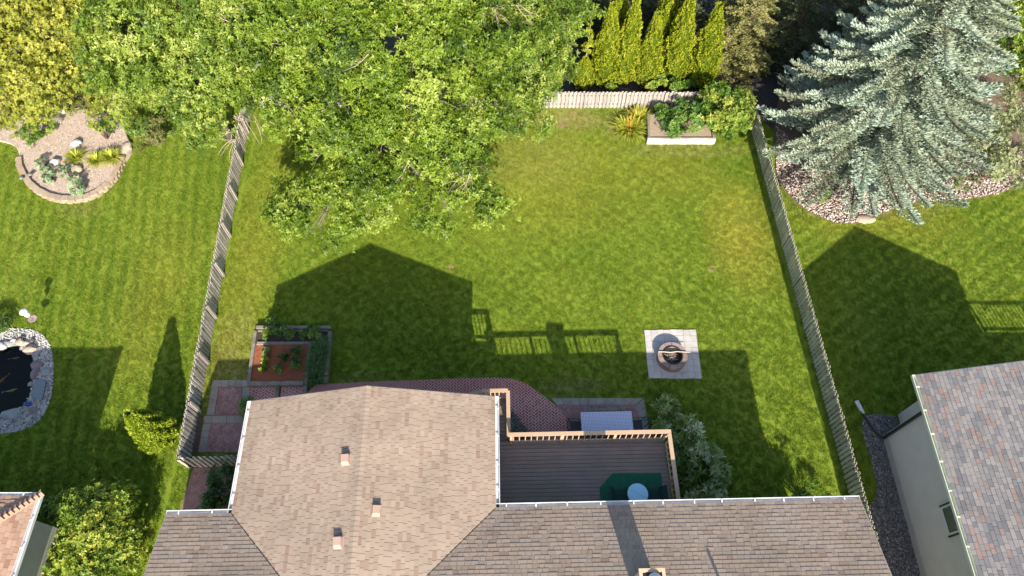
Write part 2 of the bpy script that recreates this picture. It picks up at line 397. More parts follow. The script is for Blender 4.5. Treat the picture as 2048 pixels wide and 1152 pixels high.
m_black = surf('black_metal', [(0.012, 0.012, 0.013), (0.022, 0.022, 0.024)], 5, 0.45, 0.05, spec=0.5)
m_bark = surf('grey_bark', [(0.10, 0.085, 0.07), (0.19, 0.165, 0.14)], 6, 0.95, 0.8, 18, 0.03, stretch=(3, 3, 0.6))
m_twig = surf('dead_twig', [(0.30, 0.235, 0.18), (0.44, 0.36, 0.29)], 6, 0.9, 0.2)
m_rbark = surf('conifer_bark', [(0.08, 0.055, 0.04), (0.15, 0.105, 0.08)], 6, 0.95, 0.8, 18, 0.03)

# ------------------------------------------------------------------ ground
def in_frame(p):
    v = Vector(p)-Vector((0, 0, CAM_H)); F = Vector((0, math.cos(PITCH), -math.sin(PITCH))); Up = Vector((0, math.sin(PITCH), math.cos(PITCH)))
    d = v.dot(F)
    if d < 1: return False
    x = 1024+FPX*v.x/d; y = 576-FPX*v.dot(Up)/d
    return -20 < x < 2068 and -20 < y < 1172
POND = smooth_poly(GP([(-90, 690), (-30, 700), (15, 694), (44, 690), (60, 704), (70, 722), (66, 760), (60, 790), (50, 812), (12, 830), (-30, 838), (-90, 846), (-150, 800), (-150, 730)]), 2)
PONDBED = smooth_poly(GP([(-90, 640), (-20, 655), (0, 658), (42, 656), (78, 662), (98, 682), (107, 712), (107, 765), (101, 805), (80, 843), (45, 862), (0, 868), (-90, 876), (-200, 830), (-200, 700)]), 2)
lawn = sheet('lawn', [(-400, -200), (400, -200), (400, 600), (-400, 600)], 0.0, lawn_mat(), holes=[POND], kind='structure')
EXCL = [PONDBED]
def bed(name, poly, z, mat, kind='structure', excl=True):
    if excl: EXCL.append(poly)
    return sheet(name, poly, z, mat, kind=kind)

# ------------------------------------------------------------------ shingled roofs
class Roof:
    def __init__(self, house, slab, mat, expo, quota):
        self.h = house; self.mat = mat; self.expo = expo; self.q = quota; self.items = []; self.mb = MB(); self.cache = {}
        self.part = slab
    def plane(self, P0, U, V, poly, widths, tint, th=0.014, gap=0.004, lam=False):
        P0, U, V = Vector(P0), Vector(U).normalized(), Vector(V).normalized(); Nn = U.cross(V)
        us = [p[0] for p in poly]; ss = [p[1] for p in poly]; e = self.expo
        k = 0; s0 = min(ss)
        while s0 < max(ss):
            u = min(us)-random.random()*0.3
            while u < max(us):
                w = random.choice(widths); tn = tint()
                win = [(u+gap, s0), (u+w-gap, s0), (u+w-gap, s0+e+0.008), (u+gap, s0+e+0.008)]
                c = clip(poly, win)
                if len(c) >= 3 and abs(area(c)) > 1e-4:
                    full = abs(abs(area(c))-(w-2*gap)*(e+0.008)) < 1e-5
                    t2 = th*random.choice((1.0, 1.15, 1.0, 0.55)) if lam else th*random.choice((0.7, 1.0, 1.3))
                    ctr = P0+U*(u+w/2)+V*(s0+e/2)
                    self.items.append((full, w-2*gap, round(tn*7)/7, t2, ctr, P0+U*(u+gap)+V*s0, U, V, Nn, c, s0, P0, tn))
                u += w
            s0 += e; k += 1
    def finish(self, name='shingle'):
        cam0 = Vector((0, 0, CAM_H))
        cand = [i for i, it in enumerate(self.items) if it[0] and in_frame(it[4])]
        cand.sort(key=lambda i: (self.items[i][4]-cam0).length/max(0.05, self.items[i][8].dot((cam0-self.items[i][4]).normalized())))
        chosen = set(cand[:self.q]); e = self.expo
        for i, (full, w, tq, t2, ctr, o, U, V, Nn, c, s0, P0, tn) in enumerate(self.items):
            if i in chosen:
                key = (round(w, 3), tq, round(t2, 4))
                if key not in self.cache:
                    mb = MB(); h = e+0.008
                    mb.add([(0, 0, -0.004), (w, 0, -0.004), (w, h, -0.004), (0, h, -0.004), (0, 0, t2), (w, 0, t2), (w, h, 0.003), (0, h, 0.003)],
                           [(4, 5, 6, 7), (0, 1, 5, 4), (1, 2, 6, 5), (2, 3, 7, 6), (3, 0, 4, 7)], tq)
                    self.cache[key] = mb.mesh(name, self.mat)
                rot = Matrix((U, V, Nn)).transposed().to_euler()
                link(name, self.cache[key], self.part, o, rot)
            else:
                n = len(c)
                if area(c) < 0: c = c[::-1]
                top = [P0+U*p[0]+V*p[1]+Nn*(t2+(0.003-t2)*min(1, (p[1]-s0)/(e+0.008))) for p in c]
                bot = [P0+U*p[0]+V*p[1]-Nn*0.004 for p in c]
                self.mb.add(top+bot, [tuple(range(n))]+[(n+a, n+(a+1) % n, (a+1) % n, a) for a in range(n)], tn)
        o = self.mb.build('shingle_field', self.mat, self.part); o["kind"] = 'stuff'
def gutter(parent, A, B, out, mat, z, w=0.12, every=1.15, name='gutter'):
    """open trough from A to B (plan), 'out' = outward unit vector; hangers are sub-parts"""
    A, B, out = Vector((A[0], A[1], 0)), Vector((B[0], B[1], 0)), Vector((out[0], out[1], 0)).normalized()
    d = (B-A).normalized(); L = (B-A).length
    M = Matrix(((d.x, out.x, 0, A.x), (d.y, out.y, 0, A.y), (0, 0, 1, z), (0, 0, 0, 1)))
    mb = MB()
    mb.box(0, L, 0.0, 0.012, -0.12, 0, M); mb.box(0, L, 0.012, w, -0.12, -0.108, M); mb.box(0, L, w, w+0.022, -0.12, 0.006, M)
    mb.box(-0.012, 0, 0, w+0.022, -0.12, 0.0, M); mb.box(L, L+0.012, 0, w+0.022, -0.12, 0.0, M)
    g = mb.build(name, mat, parent)
    hm = MB().box(-0.022, 0.022, -0.05, w+0.012, -0.006, 0.012, None).mesh('hanger', mat)
    x = every*0.5
    while x < L:
        p = M @ Vector((x, 0, 0)); link('hanger', hm, g, p, (0, 0, math.atan2(d.y, d.x) if d.cross(out).z > 0 else math.atan2(-out.x, out.y)))
        x += every*random.uniform(0.9, 1.1)
    # trough bed: leaf litter keeps it brownish in places
    return g
def siding(parent, A, B, z0, z1, out, mat, pitch=0.16, name='siding_board'):
    """lap siding boards on one wall, each its own piece"""
    A, B, out = Vector((A[0], A[1], 0)), Vector((B[0], B[1], 0)), Vector((out[0], out[1], 0)).normalized()
    d = (B-A).normalized(); L = (B-A).length
    m = MB().add([(0, 0, 0), (L, 0, 0), (L, 0.03, 0), (0, 0.03, 0), (0, 0.002, pitch), (L, 0.002, pitch)],
                 [(0, 1, 5, 4), (3, 2, 1, 0), (2, 3, 4, 5), (0, 4, 3), (1, 2, 5)])
    me = m.mesh(name, mat); rot = Matrix(((d.x, out.x, 0), (d.y, out.y, 0), (0, 0, 1)))
    if rot.determinant() < 0:
        for p in me.vertices: p.co.x = L-p.co.x
        A, d = B, -d; rot = Matrix(((d.x, out.x, 0), (d.y, out.y, 0), (0, 0, 1)))
        me.flip_normals()
    z = z0
    while z < z1-0.02:
        link(name, me, parent, (A.x, A.y, z), rot.to_euler()); z += pitch

HA = R(1.2); HO = Vector((0, 5.3, 0))
HM = Matrix.Translation(HO) @ Matrix.Rotation(HA, 4, 'Z')
def H(u, v, z=0.0): return HM @ Vector((u, v, z))
HU = Vector((math.cos(HA), math.sin(HA), 0)); HV = Vector((-math.sin(HA), math.cos(HA), 0)); Z = Vector((0, 0, 1))
EAVE, PT = 4.25, 0.28
UL, UR, GL, GR, GV, RIDGE_V = -11.8, 12.0, -9.58, -0.55, 4.03, -4.6
GM = (GL+GR)/2; GZ = EAVE+PT*(GR-GL)/2; RZ = EAVE+PT*4.6; VV = -(GR-GL)/2   # valley meets gable ridge at v=VV
house = empty('house', H(0, 0, 0), 'tan shingled house with a gabled rear wing, white gutters and wooden deck behind it', 'house')
mb = MB()
wl = [(UL+.5, -8.7), (UR-.5, -8.7), (UR-.5, -.5), (GR-.5, -.5), (GR-.5, GV-.5), (GL+.5, GV-.5), (GL+.5, -.5), (UL+.5, -.5)]
mb.prism(wl, 0, EAVE-0.12, HM)
mb.build('wall', m_wall, house)
mb = MB()   # attic body and soffit under the roof planes
slab = 0.03
def tri(mb, pts, tint=0.5): mb.add(pts, [tuple(range(len(pts)))], tint)
E0 = EAVE-slab
tri(mb, [H(UL, -9.2, E0-.02), H(UL, 0, E0-.02), H(UR, 0, E0-.02), H(UR, -9.2, E0-.02)])
tri(mb, [H(GL, 0, E0-.02), H(GL, GV, E0-.02), H(GR, GV, E0-.02), H(GR, 0, E0-.02)])
roof = None
# fascia strips and roof deck planes
def deckplane(mb, pts): mb.add([p-Z*slab for p in pts], [tuple(range(len(pts)))])
deckplane(mb, [H(UL, 0, EAVE), H(GL, 0, EAVE), H(GM, VV, GZ), H(GM, RIDGE_V, RZ), H(UL, RIDGE_V, RZ)])
deckplane(mb, [H(GR, 0, EAVE), H(UR, 0, EAVE), H(UR, RIDGE_V, RZ), H(GM, RIDGE_V, RZ), H(GM, VV, GZ)])
deckplane(mb, [H(GL, GV, EAVE), H(GM, GV, GZ), H(GM, VV, GZ), H(GL, 0, EAVE)])
deckplane(mb, [H(GM, GV, GZ), H(GR, GV, EAVE), H(GR, 0, EAVE), H(GM, VV, GZ)])
deckplane(mb, [H(UR, -9.2, EAVE), H(UL, -9.2, EAVE), H(UL, RIDGE_V, RZ), H(UR, RIDGE_V, RZ)])
tri(mb, [H(GL, GV, E0), H(GR, GV, E0), H(GM, GV, GZ-slab)]); tri(mb, [H(UR, 0, E0), H(UR, -9.2, E0), H(UR, RIDGE_V, RZ-slab)]); tri(mb, [H(UL, -9.2, E0), H(UL, 0, E0), H(UL, RIDGE_V, RZ-slab)])
roof = mb.build('roof', m_under, house)
mb = MB()   # fascia boards along rakes
def rake(mb, a, b, w=0.03, hgt=0.16):
    d = (b-a); side = Vector((d.y, -d.x, 0)).normalized()*w*0.5
    mb.add([a-side-Z*hgt, a+side-Z*hgt, b+side-Z*hgt, b-side-Z*hgt, a-side-Z*.012, a+side-Z*.012, b+side-Z*.012, b-side-Z*.012],
           [(3, 2, 1, 0), (4, 5, 6, 7), (0, 1, 5, 4), (1, 2, 6, 5), (2, 3, 7, 6), (3, 0, 4, 7)])
for a, b in ((H(GL, GV+.016, EAVE), H(GM, GV+.016, GZ)), (H(GM, GV+.016, GZ), H(GR, GV+.016, EAVE)), (H(UR+.016, 0, EAVE), H(UR+.016, RIDGE_V, RZ)), (H(UL-.016, 0, EAVE), H(UL-.016, RIDGE_V, RZ))):
    mb = MB(); rake(mb, a, b); mb.build('fascia', m_wall, roof)
RF = Roof(house, roof, m_shing, 0.143, 300)
sl_ = math.sqrt(1+PT*PT); W4 = [0.17, 0.21, 0.25, 0.30]
tnw = lambda: min(1, max(0, random.gauss(0.6, 0.09) if random.random() > 0.10 else random.uniform(0.1, 0.4)))
tn = lambda: min(1, max(0, random.gauss(0.62, 0.14) if random.random() > 0.15 else random.uniform(0.05, 0.35)))
# wing slopes (courses run along u)
Vn = (-HV+Z*PT)
SV = -VV*sl_; SR = 4.6*sl_
RF.plane(H(0, 0, EAVE), -HU, Vn, [(-GL, 0), (-UL, 0), (-UL, SR), (-GM, SR), (-GM, SV)], W4, tnw, 0.014, lam=True)
RF.plane(H(0, 0, EAVE), -HU, Vn, [(-UR, 0), (-GR, 0), (-GM, SV), (-GM, SR), (-UR, SR)], W4, tnw, 0.014, lam=True)
# rear gable wing slopes (courses run along v)
hw = (GR-GL)/2*sl_
RF.plane(H(GL, GV, EAVE), -HV, (HU+Z*PT), [(0, 0), (GV, 0), (GV-VV, hw), (0, hw)], W4, tn, 0.016, .006)
RF.plane(H(GR, GV, EAVE), HV, (-HU+Z*PT), [(-GV, 0), (0, 0), (0, hw), (-GV+VV, hw)], W4, tn, 0.016, .006)
RF.finish()
# ridge caps
for s, e in (((GM, GV), (GM, VV)),):
    capm = {}
    L = GV-VV; y = 0.0
    while y < L-0.2:
        mbc = capm.get(0)
        tq = round(random.uniform(0.3, 0.8)*7)/7
        if tq not in capm:
            mb = MB(); w = 0.15
            mb.add([(-w, 0, -w*PT+.02), (0, 0, .038), (w, 0, -w*PT+.02), (w, -.19, -w*PT+.012), (0, -.19, .026), (-w, -.19, -w*PT+.012), (-w, 0, -w*PT-.01), (w, 0, -w*PT-.01)],
                   [(1, 0, 5, 4), (2, 1, 4, 3), (0, 1, 2, 7, 6)], tq); capm[tq] = mb.mesh('ridge_cap', m_shing)
        link('ridge_cap', capm[tq], roof, H(GM, GV-y, GZ), (0, 0, HA)); y += 0.16
for ue in (GL, GR):   # open valleys between the wings
    MB().tube([H(ue, -.02, EAVE+.012), H(GM, VV, GZ+.012)], .016, 6).build('valley_strip', surf('valley_metal', [(.05, .042, .036), (.08, .07, .06)], 5, .7, 0), roof)
# gutters
gutter(house, H(UR, 0)[:2], H(GR+.14, 0)[:2], HV[:2], m_white, EAVE+.0, every=1.05)
gutter(house, H(GL-.14, 0)[:2], H(UL, 0)[:2], HV[:2], m_white, EAVE+.0, every=1.05)
gutter(house, H(GR, 0.14)[:2], H(GR, GV)[:2], HU[:2], m_white, EAVE+.0, every=0.95)
gutter(house, H(GL, GV)[:2], H(GL, 0.14)[:2], (-HU)[:2], m_white, EAVE+.0, every=0.95)
# roof vents: low hoods with an open downhill throat
m_vent = surf('tan_vent_metal', [(0.33, 0.235, 0.195), (0.39, 0.28, 0.235)], 4, 0.5, 0.05)
for (u, v, side, mt) in ((-5.57, 1.42, -1, m_vent), (-4.45, -0.28, 1, surf('brown_vent_metal', [(0.27, 0.19, 0.14), (0.33, 0.24, 0.18)], 4, 0.5, 0.05)), (-5.55, -1.25, -1, m_vent)):
    z = GZ-PT*abs(u-GM)
    M = HM @ Matrix.Translation((u, v, z)) @ Matrix.Rotation(side*math.atan(PT), 4, 'Y')
    mb = MB(); M = M @ Matrix.Scale(.82, 4); mb.box(-.23, .23, -.25, .27, -.02, .03, M)
    mb.add([M @ Vector(p) for p in [(-.17, -.22, .028), (.17, -.22, .028), (.17, .2, .028), (-.17, .2, .028), (-.15, -.10, .17), (.15, -.10, .17), (.16, .2, .21), (-.16, .2, .21)]],
           [(4, 5, 6, 7), (0, 1, 5, 4), (1, 2, 6, 5), (2, 3, 7, 6), (3, 0, 4, 7)])
    vt = mb.build('roof_vent', mt, roof)
    MB().box(-.13, .13, .196, .206, .05, .18, M).build('vent_louvre', m_black, vt)
# chimney chase with metal cap
m_chase = surf('tan_chimney_panel', [(0.42, 0.32, 0.21), (0.52, 0.41, 0.28)], 3, 0.8, 0.2, 20)
ch = MB(); cu0, cu1, cv0, cv1 = 3.72, 4.50, -3.1, -2.36
ch.box(cu0+.05, cu1-.05, cv0+.05, cv1-.05, EAVE, 6.42, HM)
chim = ch.build('chimney', m_chase, house)
mb = MB(); mb.box(cu0, cu1, cv0, cv0+.1, 6.42, 6.55, HM); mb.box(cu0, cu1, cv1-.1, cv1, 6.42, 6.55, HM); mb.box(cu0, cu0+.1, cv0+.1, cv1-.1, 6.42, 6.55, HM); mb.box(cu1-.1, cu1, cv0+.1, cv1-.1, 6.42, 6.55, HM)
mb.build('cap_trim', m_chase, chim)
MB().box(cu0+.09, cu1-.09, cv0+.09, cv1-.09, 6.40, 6.44, HM).build('cap_pan', m_black, chim)
mb = MB(); c = H((cu0+cu1)/2+.05, cv1-.32, 6.44); mb.lathe([(0.0, .0), (.13, 0), (.13, .14), (.2, .14), (.2, .18), (.1, .21), (.1, .23), (0.0, .235)], 20, c); mb.build('flue_cap', m_white, chim, True)
mb = MB(); mb.tube([H(6.67, -3.45, 5.15), H(6.67, -3.45, 5.75)], .05, 12); mb.build('vent_pipe', m_black, roof)

# ------------------------------------------------------------------ deck
DZ = 2.40
deck = empty('deck', H(3, 1.2, 0), 'brown board deck with tan railing in the corner of the shingled house', 'deck')
def hbox(name, u0, u1, v0, v1, z0, z1, mat, parent): return MB().box(u0, u1, v0, v1, z0, z1, HM).build(name, mat, parent)
v = -0.45
while v < 2.85:
    hbox('deck_board', GR-.48, 5.93, v, min(v+.138, 2.9), DZ-.03, DZ+random.uniform(-.0015, .0015), m_deck, deck); v += .152
v = 3.12
LZ = 2.02
while v < 4.78:    # landing beside the gable wall
    hbox('deck_board', GR-.48, -.08, v, v+.138, LZ-.03, LZ+random.uniform(-.0015, .0015), m_deck, deck); v += .152
hbox('stair_tread', GR-.48, -.08, 2.905, 3.10, DZ-.22, DZ-.19, m_deck, deck)
mb = MB()
mb.box(GR-.48, 5.95, 2.86, 2.898, DZ-.26, DZ-.035, HM); mb.box(5.90, 5.94, -.45, 2.855, DZ-.26, DZ-.035, HM); mb.box(-.10, -.07, 3.1, 4.8, LZ-.26, LZ-.035, HM); mb.box(GR-.48, -.08, 4.76, 4.79, LZ-.26, LZ-.035, HM)
for u in (0.6, 1.8, 3.0, 4.2, 5.4): mb.box(u, u+.04, -.4, 2.855, DZ-.24, DZ-.032, HM)
mb.build('joist_frame', m_deck, deck)
for (u, v, zt) in [(-.02, 2.78, DZ), (2.0, 2.78, DZ), (4.0, 2.78, DZ), (5.82, 2.78, DZ), (5.82, .3, DZ), (-.16, 4.68, LZ), (-.95, 4.68, LZ)]:
    hbox('support_post', u-.07, u+.07, v-.07, v+.07, 0, zt-.2, m_deck, deck)
def railing(parent, A, B, zf, top, caps=True, wcap=.15, post_at=None, step=.22, zf2=None):
    """cap rail, bottom rail and balusters between plan points A and B in house coordinates"""
    A, B = Vector((A[0], A[1], 0)), Vector((B[0], B[1], 0)); d = (B-A).normalized(); n = Vector((-d.y, d.x, 0)); L = (B-A).length
    M = HM @ Matrix(((d.x, n.x, 0, A.x), (d.y, n.y, 0, A.y), (0, 0, 1, 0), (0, 0, 0, 1)))
    drop = 0 if zf2 is None else (zf-zf2)
    def bar(x0, x1, y0, y1, z0, z1):
        za = lambda x: -drop*max(0, min(1, x/L))
        vs = [(x, y, z+za(x)) for z in (z0, z1) for x, y in ((x0, y0), (x1, y0), (x1, y1), (x0, y1))]
        return MB().add([M @ Vector(p) for p in vs], [(3, 2, 1, 0), (4, 5, 6, 7), (0, 1, 5, 4), (1, 2, 6, 5), (2, 3, 7, 6), (3, 0, 4, 7)])
    bar(-wcap/2, L+wcap/2, -wcap/2, wcap/2, zf+top-.035, zf+top).build('cap_rail', m_rail, parent)
    bar(0, L, -.02, .02, zf+top-.13, zf+top-.037).build('top_rail', m_rail, parent)
    bar(0, L, -.02, .02, zf+.08, zf+.16).build('bottom_rail', m_rail, parent)
    x = step*.6
    bm_ = MB().box(-.018, .018, -.018, .018, 0, top-.30, None).mesh('baluster', m_rail)
    while x < L-.08:
        p = M @ Vector((x, -.045, zf+.12-drop*x/L)); link('baluster', bm_, parent, p, (0, 0, HA)); x += step
    for x in (post_at or []):
        bar(x-.05, x+.05, -.05, .05, zf-.25, zf+top-.037).build('rail_post', m_rail, parent)
railing(deck, (-.02, 2.86), (5.97, 2.86), DZ, .93, post_at=[.05, 2.0, 4.0, 5.95], step=.225)
railing(deck, (5.97, 2.70), (5.97, -.45), DZ, .928, post_at=[1.5, 3.0], step=.225)
railing(deck, (-.06, 3.02), (-.06, 4.70), LZ, .90, post_at=[.06, 1.66], step=.2)
railing(deck, (-.14, 4.79), (-1.0, 4.79), LZ, .902, post_at=[.8], step=.17)
railing(deck, (-1.16, 4.79), (-3.6, 4.79), LZ, .90, post_at=[2.42], step=.17, zf2=.35)
for k in range(10):
    u = -1.06-.27*k; z = LZ-.19*(k+1)
    hbox('stair_tread', u-.27, u, 3.62, 4.70, z-.035, z, m_deck, deck)
mb = MB()
for v in (3.62, 4.71): mb.add([H(-1.04, v, LZ), H(-3.76, v, .02), H(-3.76, v, -.0), H(-3.3, v, 0), H(-1.04, v, LZ-.35)]+[H(-1.04, v+.035, LZ), H(-3.76, v+.035, .02), H(-3.76, v+.035, -.0), H(-3.3, v+.035, 0), H(-1.04, v+.035, LZ-.35)],
                             [(0, 1, 2, 3, 4), (9, 8, 7, 6, 5), (0, 5, 6, 1), (1, 6, 7, 2), (2, 7, 8, 3), (3, 8, 9, 4), (4, 9, 5, 0)])
mb.build('stair_stringer', m_deck, deck)
# rug, round table and two chairs on the deck
m_rug = surf('green_outdoor_rug', [(0.008, 0.085, 0.045), (0.016, 0.125, 0.068)], 8, 0.95, 0.4, 60, 0.005)
rp = [(3.30, -.05), (3.30, 1.05), (3.84, 1.58), (5.66, 1.55), (5.66, -.05)]
rug = MB().prism(rp, DZ+.003, DZ+.012, HM).build('outdoor_rug', m_rug); tag(rug, 'green outdoor rug with a clipped corner lying on the deck', 'rug')
m_bluetop = surf('pale_blue_tabletop', [(0.36, 0.62, 0.76), (0.42, 0.68, 0.82)], 2, 0.25, 0.02, spec=0.6)
tc = H(4.57, .62, DZ+.012)
tb = empty('round_table', tc, 'round pale blue table on the green deck rug', 'table')
mb = MB(); mb.lathe([(0, .70), (.365, .70), (.375, .71), (.375, .725), (.365, .735), (0, .735)], 40, tc); mb.build('tabletop', m_bluetop, tb)
mb = MB().box(-.3, .3, -.004, .004, .7365, .738, Matrix.Translation(tc) @ Matrix.Rotation(R(-28), 4, 'Z')); mb.build('tabletop_seam', surf('seam_blue', [(0.13, 0.28, 0.38), (0.15, 0.3, 0.4)], 2, .5, 0), tb)
for k in range(4):
    a = math.pi/4+k*math.pi/2
    MB().tube([tc+Vector((math.cos(a)*.3, math.sin(a)*.3, 0)), tc+Vector((math.cos(a)*.16, math.sin(a)*.16, .70))], .016, 8).build('leg', m_black, tb)
m_dgreen = surf('dark_green_sling', [(0.006, 0.035, 0.028), (0.012, 0.05, 0.04)], 6, 0.7, 0.1)
def sling_chair(loc, rz, label):
    t = empty('patio_chair', loc, label, 'chair', 'dark green chairs on the deck'); M = Matrix.Translation(loc) @ Matrix.Rotation(rz, 4, 'Z')
    MB().add([M @ Vector(p) for p in [(-.24, -.24, .40), (.24, -.24, .40), (.24, .26, .43), (-.24, .26, .43), (-.24, -.24, .42), (.24, -.24, .42), (.24, .26, .45), (-.24, .26, .45)]], [(3, 2, 1, 0), (4, 5, 6, 7), (0, 1, 5, 4), (1, 2, 6, 5), (2, 3, 7, 6), (3, 0, 4, 7)]).build('seat', m_dgreen, t)
    MB().add([M @ Vector(p) for p in [(-.24, -.24, .42), (.24, -.24, .42), (.24, -.42, .92), (-.24, -.42, .92), (-.24, -.26, .42), (.24, -.26, .42), (.24, -.44, .92), (-.24, -.44, .92)]], [(0, 1, 2, 3), (7, 6, 5, 4), (0, 4, 5, 1), (1, 5, 6, 2), (2, 6, 7, 3), (3, 7, 4, 0)]).build('backrest', m_dgreen, t)
    for s in (-1, 1):
        MB().tube([M @ Vector(p) for p in [(s*.27, .24, 0), (s*.27, .22, .62), (s*.27, -.28, .64)]], .014, 8).build('armrest', m_black, t)
        MB().tube([M @ Vector(p) for p in [(s*.26, -.34, 0), (s*.26, -.24, .42), (s*.26, -.43, .94)]], .014, 8).build('leg', m_black, t)
sling_chair(H(3.98, .62, DZ+.012), R(-90)+HA, 'dark green sling chair at the blue table, towards the gabled wing')
sling_chair(H(5.18, .62, DZ+.012), R(90)+HA, 'dark green sling chair between the blue table and the deck side railing')

# ------------------------------------------------------------------ paving
def herringbone(name, poly, mat, jmat, ang, z=0.05, bw=.1, label=None, gap=.004):
    """brick paving cut to an outline: joint bed plus bricks that stand a little proud"""
    st = sheet(name, poly, z-(.003 if gap > .005 else .012), jmat, kind='structure', z0=-.02)
    EXCL.append(poly)
    ca, sa = math.cos(ang), math.sin(ang)
    cx = sum(p[0] for p in poly)/len(poly); cy = sum(p[1] for p in poly)/len(poly)
    sub = [((x-cx)*ca+(y-cy)*sa, -(x-cx)*sa+(y-cy)*ca) for x, y in poly]
    n = int(max(max(abs(a), abs(b)) for a, b in sub)/bw)+3
    full = []; cut = []
    for j in range(-n, n+1):
        for i in range(-n, n+1):
            c = (i-j) % 4
            if c == 0: w, h = 2, 1
            elif c == 3: w, h = 1, 2
            else: continue
            x0, y0, x1, y1 = i*bw+gap, j*bw+gap, (i+w)*bw-gap, (j+h)*bw-gap
            cc = clip(sub, [(x0, y0), (x1, y0), (x1, y1), (x0, y1)])
            if len(cc) < 3: continue
            a = abs(area(cc))
            if a < 2e-4: continue
            if abs(a-(x1-x0)*(y1-y0)) < 1e-6: full.append((x0, y0, w))
            else: cut.append(cc)
    M = Matrix.Translation((cx, cy, 0)) @ Matrix.Rotation(ang, 4, 'Z')
    ml = {}
    for k in range(5):
        for w in (1, 2):
            ww = (bw*2-2*gap, bw-2*gap) if w == 2 else (bw-2*gap, bw*2-2*gap)
            b = .004; mb = MB()
            mb.add([(0, 0, -.03), (ww[0], 0, -.03), (ww[0], ww[1], -.03), (0, ww[1], -.03), (0, 0, -b), (ww[0], 0, -b), (ww[0], ww[1], -b), (0, ww[1], -b), (b, b, 0), (ww[0]-b, b, 0), (ww[0]-b, ww[1]-b, 0), (b, ww[1]-b, 0)],
                   [(0, 1, 5, 4), (1, 2, 6, 5), (2, 3, 7, 6), (3, 0, 4, 7), (4, 5, 9, 8), (5, 6, 10, 9), (6, 7, 11, 10), (7, 4, 8, 11), (8, 9, 10, 11)], .2+.15*k)
            ml[(w, k)] = mb.mesh('brick', mat)
    rest = MB(); cam0 = Vector((0, 0, CAM_H))
    fw = sorted(full, key=lambda q: (not in_frame(M @ Vector((q[0], q[1], z))), (M @ Vector((q[0], q[1], z))-cam0).length))
    for i, (x0, y0, w) in enumerate(fw):
        zz = z+random.uniform(-.002, .002)
        if i < 300: link('brick', ml[(w, random.randrange(5))], st, M @ Vector((x0, y0, zz)), (0, 0, ang))
        else:
            ww = (bw*2-2*gap, bw-2*gap) if w == 2 else (bw-2*gap, bw*2-2*gap)
            rest.box(x0, x0+ww[0], y0, y0+ww[1], z-.03, zz, M, random.uniform(.2, .8))
    for cc in cut: rest.prism(cc, z-.03, z+random.uniform(-.002, .002), M, random.uniform(.2, .8))
    if rest.v: o = rest.build('cut_bricks', mat, st); o["kind"] = 'stuff'
    return st
def slab_strip(parent, A, B, C, D, n, mat, z, th=.06, gap=.006, name='slab'):
    """n slabs along the quad A-B (one edge) to D-C (other edge)"""
    A, B, C, D = (Vector((p[0], p[1], 0)) for p in (A, B, C, D))
    for i in range(n):
        L = (B-A).length; g = gap/L
        a, b = i/n+g, (i+1)/n-g
        q = [A.lerp(B, a), A.lerp(B, b), D.lerp(C, b), D.lerp(C, a)]
        MB().prism([(p.x, p.y) for p in q], z-th, z+random.uniform(-.003, .003)).build(name, mat, parent)
PATH = smooth_poly(GP([(612, 771), (700, 766), (850, 760), (950, 756.5), (1010, 756), (1040, 762), (1068, 777), (1092, 797), (1116, 814), (1131, 834), (1148, 864), (1152, 905), (1078, 905), (1068, 880), (1050, 855), (1034, 833), (1019, 815), (995, 822), (900, 830), (605, 838)]), 1)
herringbone('brick_path', PATH, m_brick, m_jointw, R(45)+HA, gap=.0085)
PAT = GP([(1113, 811), (1273, 811), (1290, 905), (1153, 905), (1148, 863), (1131, 834)])
herringbone('brick_patio', PAT, m_brick2, m_jointd, R(45)+HA, z=.045)
border = empty('patio_border', (*G(1200, 803), 0), 'concrete slab border along the lawn side of the brick patio under the gingham table', 'paving')
slab_strip(border, G(1103, 797), G(1286, 797), G(1272, 810.5), G(1113, 810.5), 10, m_conc, .05)
slab_strip(border, G(1287, 797.5), G(1306, 905), G(1290.5, 905), G(1273, 811), 6, m_conc, .05)
EXCL.append(GP([(1100, 796), (1288, 796), (1308, 905), (1110, 905)]))
P1 = GP([(439, 774.5), (485, 774.5), (481, 830), (430, 831)]); P2 = GP([(424, 847), (500, 846.5), (492, 906), (411.5, 904)])
herringbone('brick_panel', P1, m_brick2, m_jointd, R(45), z=.045)
herringbone('brick_panel', P2, m_brick2, m_jointd, R(45), z=.045)
herringbone('brick_walk', GP([(392, 921), (480, 921), (480, 1060), (352, 1060), (368, 1000)]), m_brick2, m_jointd, R(45), z=.045)
pb = empty('side_patio_border', (*G(420, 800), 0), 'concrete slabs framing the two brick panels beside the picket fence', 'paving')
slab_strip(pb, G(427, 761), G(501, 761), G(497, 774), G(432, 774), 5, m_conc, .05)
slab_strip(pb, G(426.5, 762), G(414, 831), G(429.2, 831), G(438, 775), 4, m_conc, .05)
slab_strip(pb, G(486, 775), G(482, 830), G(497, 830), G(500, 775), 3, m_conc, .05)
slab_strip(pb, G(409, 832), G(500, 831), G(500, 846), G(408, 846.5), 6, m_conc, .05)
slab_strip(pb, G(407.5, 847.5), G(397, 905), G(411, 905), G(423, 847.5), 4, m_conc, .05)
EXCL.append(GP([(426, 760), (505, 760), (500, 908), (395, 908), (413, 832)]))
fm = bed('mulch_strip', smooth_poly(GP([(391, 829), (408, 831), (396, 908), (370, 908), (380, 860)]), 1), .012, m_brmulch)
chips('bark_chips', GP([(391, 829), (408, 831), (396, 908), (370, 908), (380, 860)]), 1500, .06, .025, m_brmulch, .02, 'brown bark chips between the picket fence and the slab border', 'mulch')
